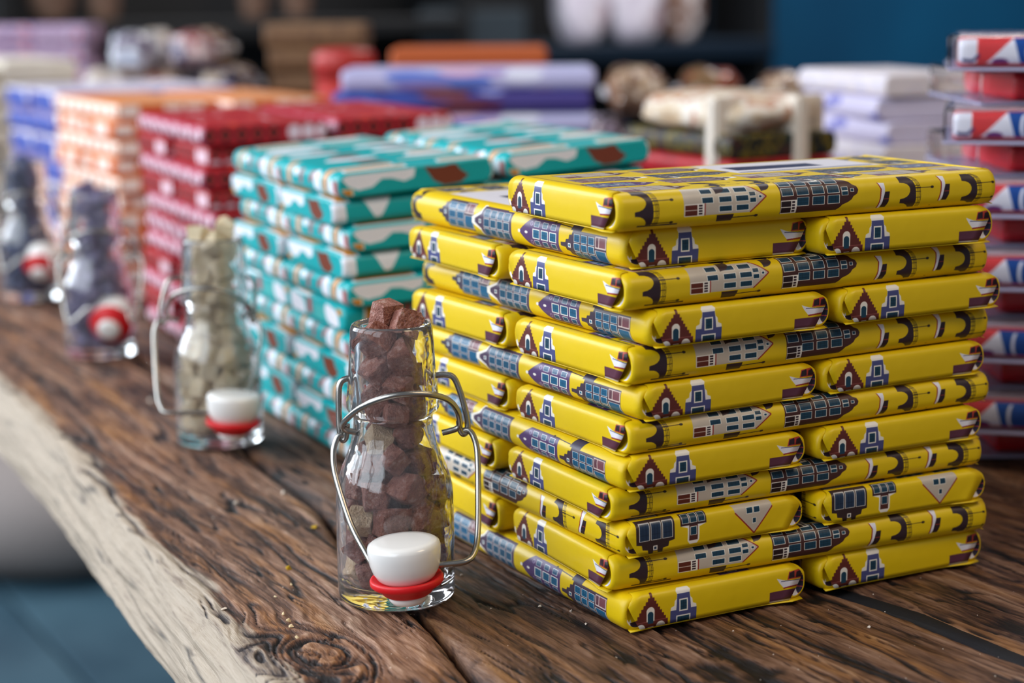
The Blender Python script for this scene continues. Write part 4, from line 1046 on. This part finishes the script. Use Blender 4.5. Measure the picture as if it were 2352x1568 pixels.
for i, (a, b_, z, s, m_, lab) in enumerate((
    (-.057, -.043, .1136, .88, B1, 'cream sweet bag in the front row of the far pile, next to the mauve boxes'), (.0, -.043, .1136, .88, B2, 'brown and cream sweet bag in the front row of the far pile'), (.057, -.043, .1136, .88, B8, 'dark blue and cream sweet bag in the front row beside the kraft boxes'),
    (-.057, .048, .1136, .88, B1, 'cream sweet bag in the back row of the far pile'), (.0, .048, .1136, .88, B3, 'silvery sweet bag in the back row of the far pile'), (.057, .048, .1136, .88, B5, 'tan sweet bag in the back row beside the kraft boxes'),
    (-.029, -.043, .1510, .86, B3, 'silvery sweet bag on top of the far pile, over the front row'), (.029, -.043, .1510, .86, B4, 'reddish sweet bag on top of the far pile'), (-.029, .050, .1510, .86, B1, 'cream sweet bag on top at the back of the far pile'), (.029, .050, .1510, .86, B5, 'tan sweet bag on top at the back of the far pile'))):
    x, y = on_crate(.298, 1.338, -.5, a, b_); bag(x, y, z, -.5+math.pi/2, s, m_, i+1, lab, DS)
TS = 'tan bags on the crate behind the gift bundles'
for i, (a, b_, z, s, m_, lab) in enumerate((
    (-.118, .0, .0818, .88, B7, 'plum and white sweet bag at the end of the tan pile'), (-.057, .0, .0818, .88, B5, 'tan sweet bag low in the pile, second from the plum one'),
    (.0, .0, .0818, .88, B6, 'orange-brown sweet bag low in the middle of the tan pile'), (.057, .0, .0818, .88, B5, 'tan sweet bag low in the pile, behind the blue and white bars'), (.114, .0, .0818, .88, B6, 'orange-brown sweet bag low at the clear-box end of the pile'),
    (-.090, .004, .1212, .9, B5, 'tan sweet bag resting on the plum one'), (-.028, .004, .1212, .88, B6, 'orange-brown sweet bag on top of the middle of the tan pile'), (.057, .004, .1212, .6, B5, 'small tan sweet bag on top at the clear-box end'), (.036, .004, .1212, .80, B5, 'tan sweet bag on top, between two orange-brown ones'))):
    x, y = on_crate(.600, .757, -.5, a, b_); bag(x, y, z, -.5+math.pi/2, s, m_, i+11, lab, TS)
BRN_ = paper('paper_kraft', delft_sheet('paper_kraft', (120, 88, 60), ((100, 70, 48), (140, 106, 74), (90, 62, 44)), 11), .6)
pile([BRN_], 'kraft_box', .434, 1.262, -.5, 8, .0242, 'flat brown kraft box', 'box', 'kraft boxes at the far end', .62, 1.0, 8)
FL = paper('paper_lilac_red', delft_sheet('paper_lilac_red', (176, 150, 180), ((196, 110, 120), (100, 80, 130), (206, 190, 214)), 12), .5)
pile([FL], 'mauve_box', .275, 1.74, -.5, 8, .0238, 'mauve and red wrapped box', 'box', 'mauve boxes at the far end', .75, 1.0, 9)

# shelf wall at the back of the shop
navyp = setp(link('trim_1', box_mesh('trim_1', 2.4, .03, 4.0, .004, 1), navy, loc=(3.93, 3.785, 1.2)), 'navy wall panel behind the display', None, None, 'structure')
postm = pmat('dark_post', lin(8, 26, 42), .5)
setp(link('trim_2', box_mesh('trim_2', .075, .06, 4.0, .004, 1), postm, loc=(2.69, 3.77, 1.2)), 'dark post at the edge of the navy panel', None, None, 'structure')
r = empty('shelf_unit', (2.02, 3.62, -.75), 0, 'black wall shelving with a grey cupboard door and navy shelf board', 'shelf')
link('shelf_board', box_mesh('shelf_board', .74, .30, .045, .004, 1), postm, r, (.30, 0, .83))
link('shelf_board', box_mesh('shelf_board_long', .98, .30, .035, .004, 1), black, r, (-.75, 0, .905))
link('cupboard_door', box_mesh('cupboard_door', .29, .02, .92, .004, 1), dgrey, r, (-.215, -.10, .48))
for x in (-1.36, -.25, .66): link('upright', box_mesh('upright', .03, .30, 2.6, .003, 1), black, r, (x, .02, 1.3))
PB = bm_('white_bag_paper', [(214, 206, 222), (226, 220, 232), (200, 176, 186)], 9, 8, .6); PT = bm_('tan_bag_paper', [(150, 116, 100), (120, 92, 80), (206, 196, 196)], 9, 9, .6)
KP = bm_('kraft_packet_paper', [(96, 70, 56), (120, 92, 76), (84, 60, 50)], 9, 10, .6)
def packet(x, y, z, w_, h, mat, seed, label, group):
    r = empty('paper_packet', (x, y, z), 0, label, 'packet', group)
    link('packet_body', pouch_mesh('packet_body', seed, w_, w_*.55, h, mat, .1), None, r, (0, 0, h*.46))
    link('folded_top', box_mesh('folded_top', w_*.8, w_*.14, .03, .004, 2), mat, r, (0, 0, h*.93))
for i, (x, w_, m_, lab) in enumerate(((2.15, .15, PB, 'white paper packet on the navy shelf, next to the grey cupboard'), (2.31, .16, PB, 'white paper packet in the middle of the navy shelf'), (2.46, .12, PT, 'tan and white packet on the navy shelf, next to the post'))):
    packet(x, 3.58, .103, w_, .30, m_, i+31, lab, 'packets on the navy shelf')
for i, (x, w_, lab) in enumerate(((.78, .10, 'brown packet on the black shelf, first of four'), (.90, .07, 'narrow brown packet on the black shelf, second of four'), (1.255, .07, 'brown packet on the black shelf, third of four'), (1.36, .07, 'brown packet on the black shelf, last before the gap'))):
    packet(x, 3.56, .173, w_, .26, KP, i+41, lab, 'brown packets on the black shelf')

# pale round pouf on the floor below the live edge
PF = pmat('pouf_fabric', lin(138, 128, 124), .8); pn = noise_tex(PF, 30, 4); bump(PF, pn.outputs['Fac'], .3, .004)
r = empty('pouf', (.52, 2.68, -.749), 0, 'pale round pouf on the tiled floor below the table edge', 'pouf')
r.scale = (1.25, 1.25, .95)
link('cushion', lathe('pouf_cushion', [(0, 0), (.14, 0), (.20, .02), (.235, .07), (.24, .12), (.22, .18), (.17, .225), (.08, .25), (0, .255)], 48), PF, r)
link('button', lathe('pouf_button', [(0, .250), (.016, .252), (.018, .258), (.010, .263), (0, .264)], 20), PF, r)

BKB = pmat('block_black', lin(12, 13, 16), .6)
r = empty('block', (.35, 3.21, -.749), 0, 'added black bench behind the pale pouf', 'block')  # added to stand for the dark area behind the pouf
link('body', box_mesh('block_body', 1.5, .42, .40, .006, 2), BKB, r, (0, 0, .23)); link('top_slab', box_mesh('block_top', 1.54, .46, .03, .005, 2), BKB, r, (0, 0, .446))
link('plinth', box_mesh('block_base', 1.44, .36, .03, .003, 1), BKB, r, (0, 0, .016))

# crumbs on the planks
CRN = pmat('nut_crumb', lin(232, 206, 160), .5); CRY = pmat('yellow_crumb', lin(214, 170, 30), .45); CRW = pmat('pale_crumb', lin(226, 208, 190), .5)
def shard(seed):
    rnd = random.Random(seed); bm = bmesh.new()
    for _ in range(11): bm.verts.new(Vector((rnd.gauss(0, 1), rnd.gauss(0, 1), rnd.gauss(0, 1))).normalized()*rnd.uniform(.55, 1.1))
    bmesh.ops.convex_hull(bm, input=bm.verts)
    for v in [v for v in bm.verts if not v.link_faces]: bm.verts.remove(v)
    bmesh.ops.bevel(bm, geom=bm.edges[:], offset=.06, segments=1, affect='EDGES')
    return bm_mesh('crumb', bm, False)
crumb_mesh = [shard(900+i) for i in range(5)]
def surf(u, v):
    u = np.array([[u]]); v = np.array([[v]])
    g1, g2 = gap1(v)[0, 0], gap2(v)[0, 0]
    sd = 1.3 if u[0, 0] < g1 else (4.1 if u[0, 0] < g2 else 8.7)
    h, _ = wood_height(u, v, sd)
    return float(min(-.0009+.00075*h[0, 0], .0004))
i_ = 0
for mat, lab, spots in ((CRY, 'yellow scrap lying on the plank near the chocolate bottle', ((-.0403, .1798, .0030, .0009),)),
                        (CRY, 'small amber crumb on the plank near the live edge', ((-.0729, .130, .0019, .0013),)),
                        (CRW, 'flat white flake beside the pale live edge', ((-.1101, .0993, .0026, .0006),)),
                        (CRN, 'nut crumb lodged in the groove above the knot', ((-.0790, .1116, .0013, .0009), (-.0889, .1024, .0011, .0008), (-.0945, .0811, .0013, .0009), (-.0957, .0741, .0016, .0010), (-.0970, .0679, .0015, .0010), (-.0994, .0572, .0020, .0015))),
                        (CRW, 'pale crumb on the dark plank around the yellow stack', ((-.0171, .0905, .0010, .0008), (-.0092, .0437, .0010, .0006), (-.0033, .0318, .0011, .0008), (-.0047, .0189, .0008, .0006), (.0784, -.0354, .0011, .0008), (-.0131, -.0145, .0010, .0008), (-.0316, .236, .0015, .0012), (-.0554, .2333, .0018, .0014), (-.0221, .4534, .0024, .0018)))):
    for (u, v, s_, h_) in spots:
        me_ = crumb_mesh[i_ % 5].copy(); me_.materials.append(mat); i_ += 1
        o = link('crumb', me_, None, None, (u, v, surf(u, v)+h_*.55), (.2*math.sin(i_*3), .2*math.cos(i_*5), i_*1.3), (s_, s_*(.55+.3*(i_ % 3)/2), h_))
        setp(o, lab, 'crumb', 'nut crumbs in the groove' if mat is CRN else ('pale crumbs on the planks' if len(spots) > 3 else None))
def specks():
    R_ = random.Random(77); V = []; F = []
    while len(V) < 4*420:
        u, v = R_.uniform(-.118, .24), R_.uniform(-.16, .42)
        if u < edge_u(v)+.012: continue
        z = surf(u, v)+.00004; s_ = abs(R_.gauss(0, .00016))+.00010; b = len(V); a = R_.uniform(0, 6.28)
        for k in range(3): V.append((u+s_*R_.uniform(.6, 1.3)*math.cos(a+k*2.1), v+s_*R_.uniform(.6, 1.3)*math.sin(a+k*2.1), z))
        V.append((u, v, z+s_*.9)); F += [(b, b+1, b+3), (b+1, b+2, b+3), (b+2, b, b+3)]
    o = link('dust_specks', mesh('dust_specks', V, F, False), CRW); setp(o, 'tiny pale chocolate dust specks scattered over the planks', 'crumbs', None, 'stuff')
specks()
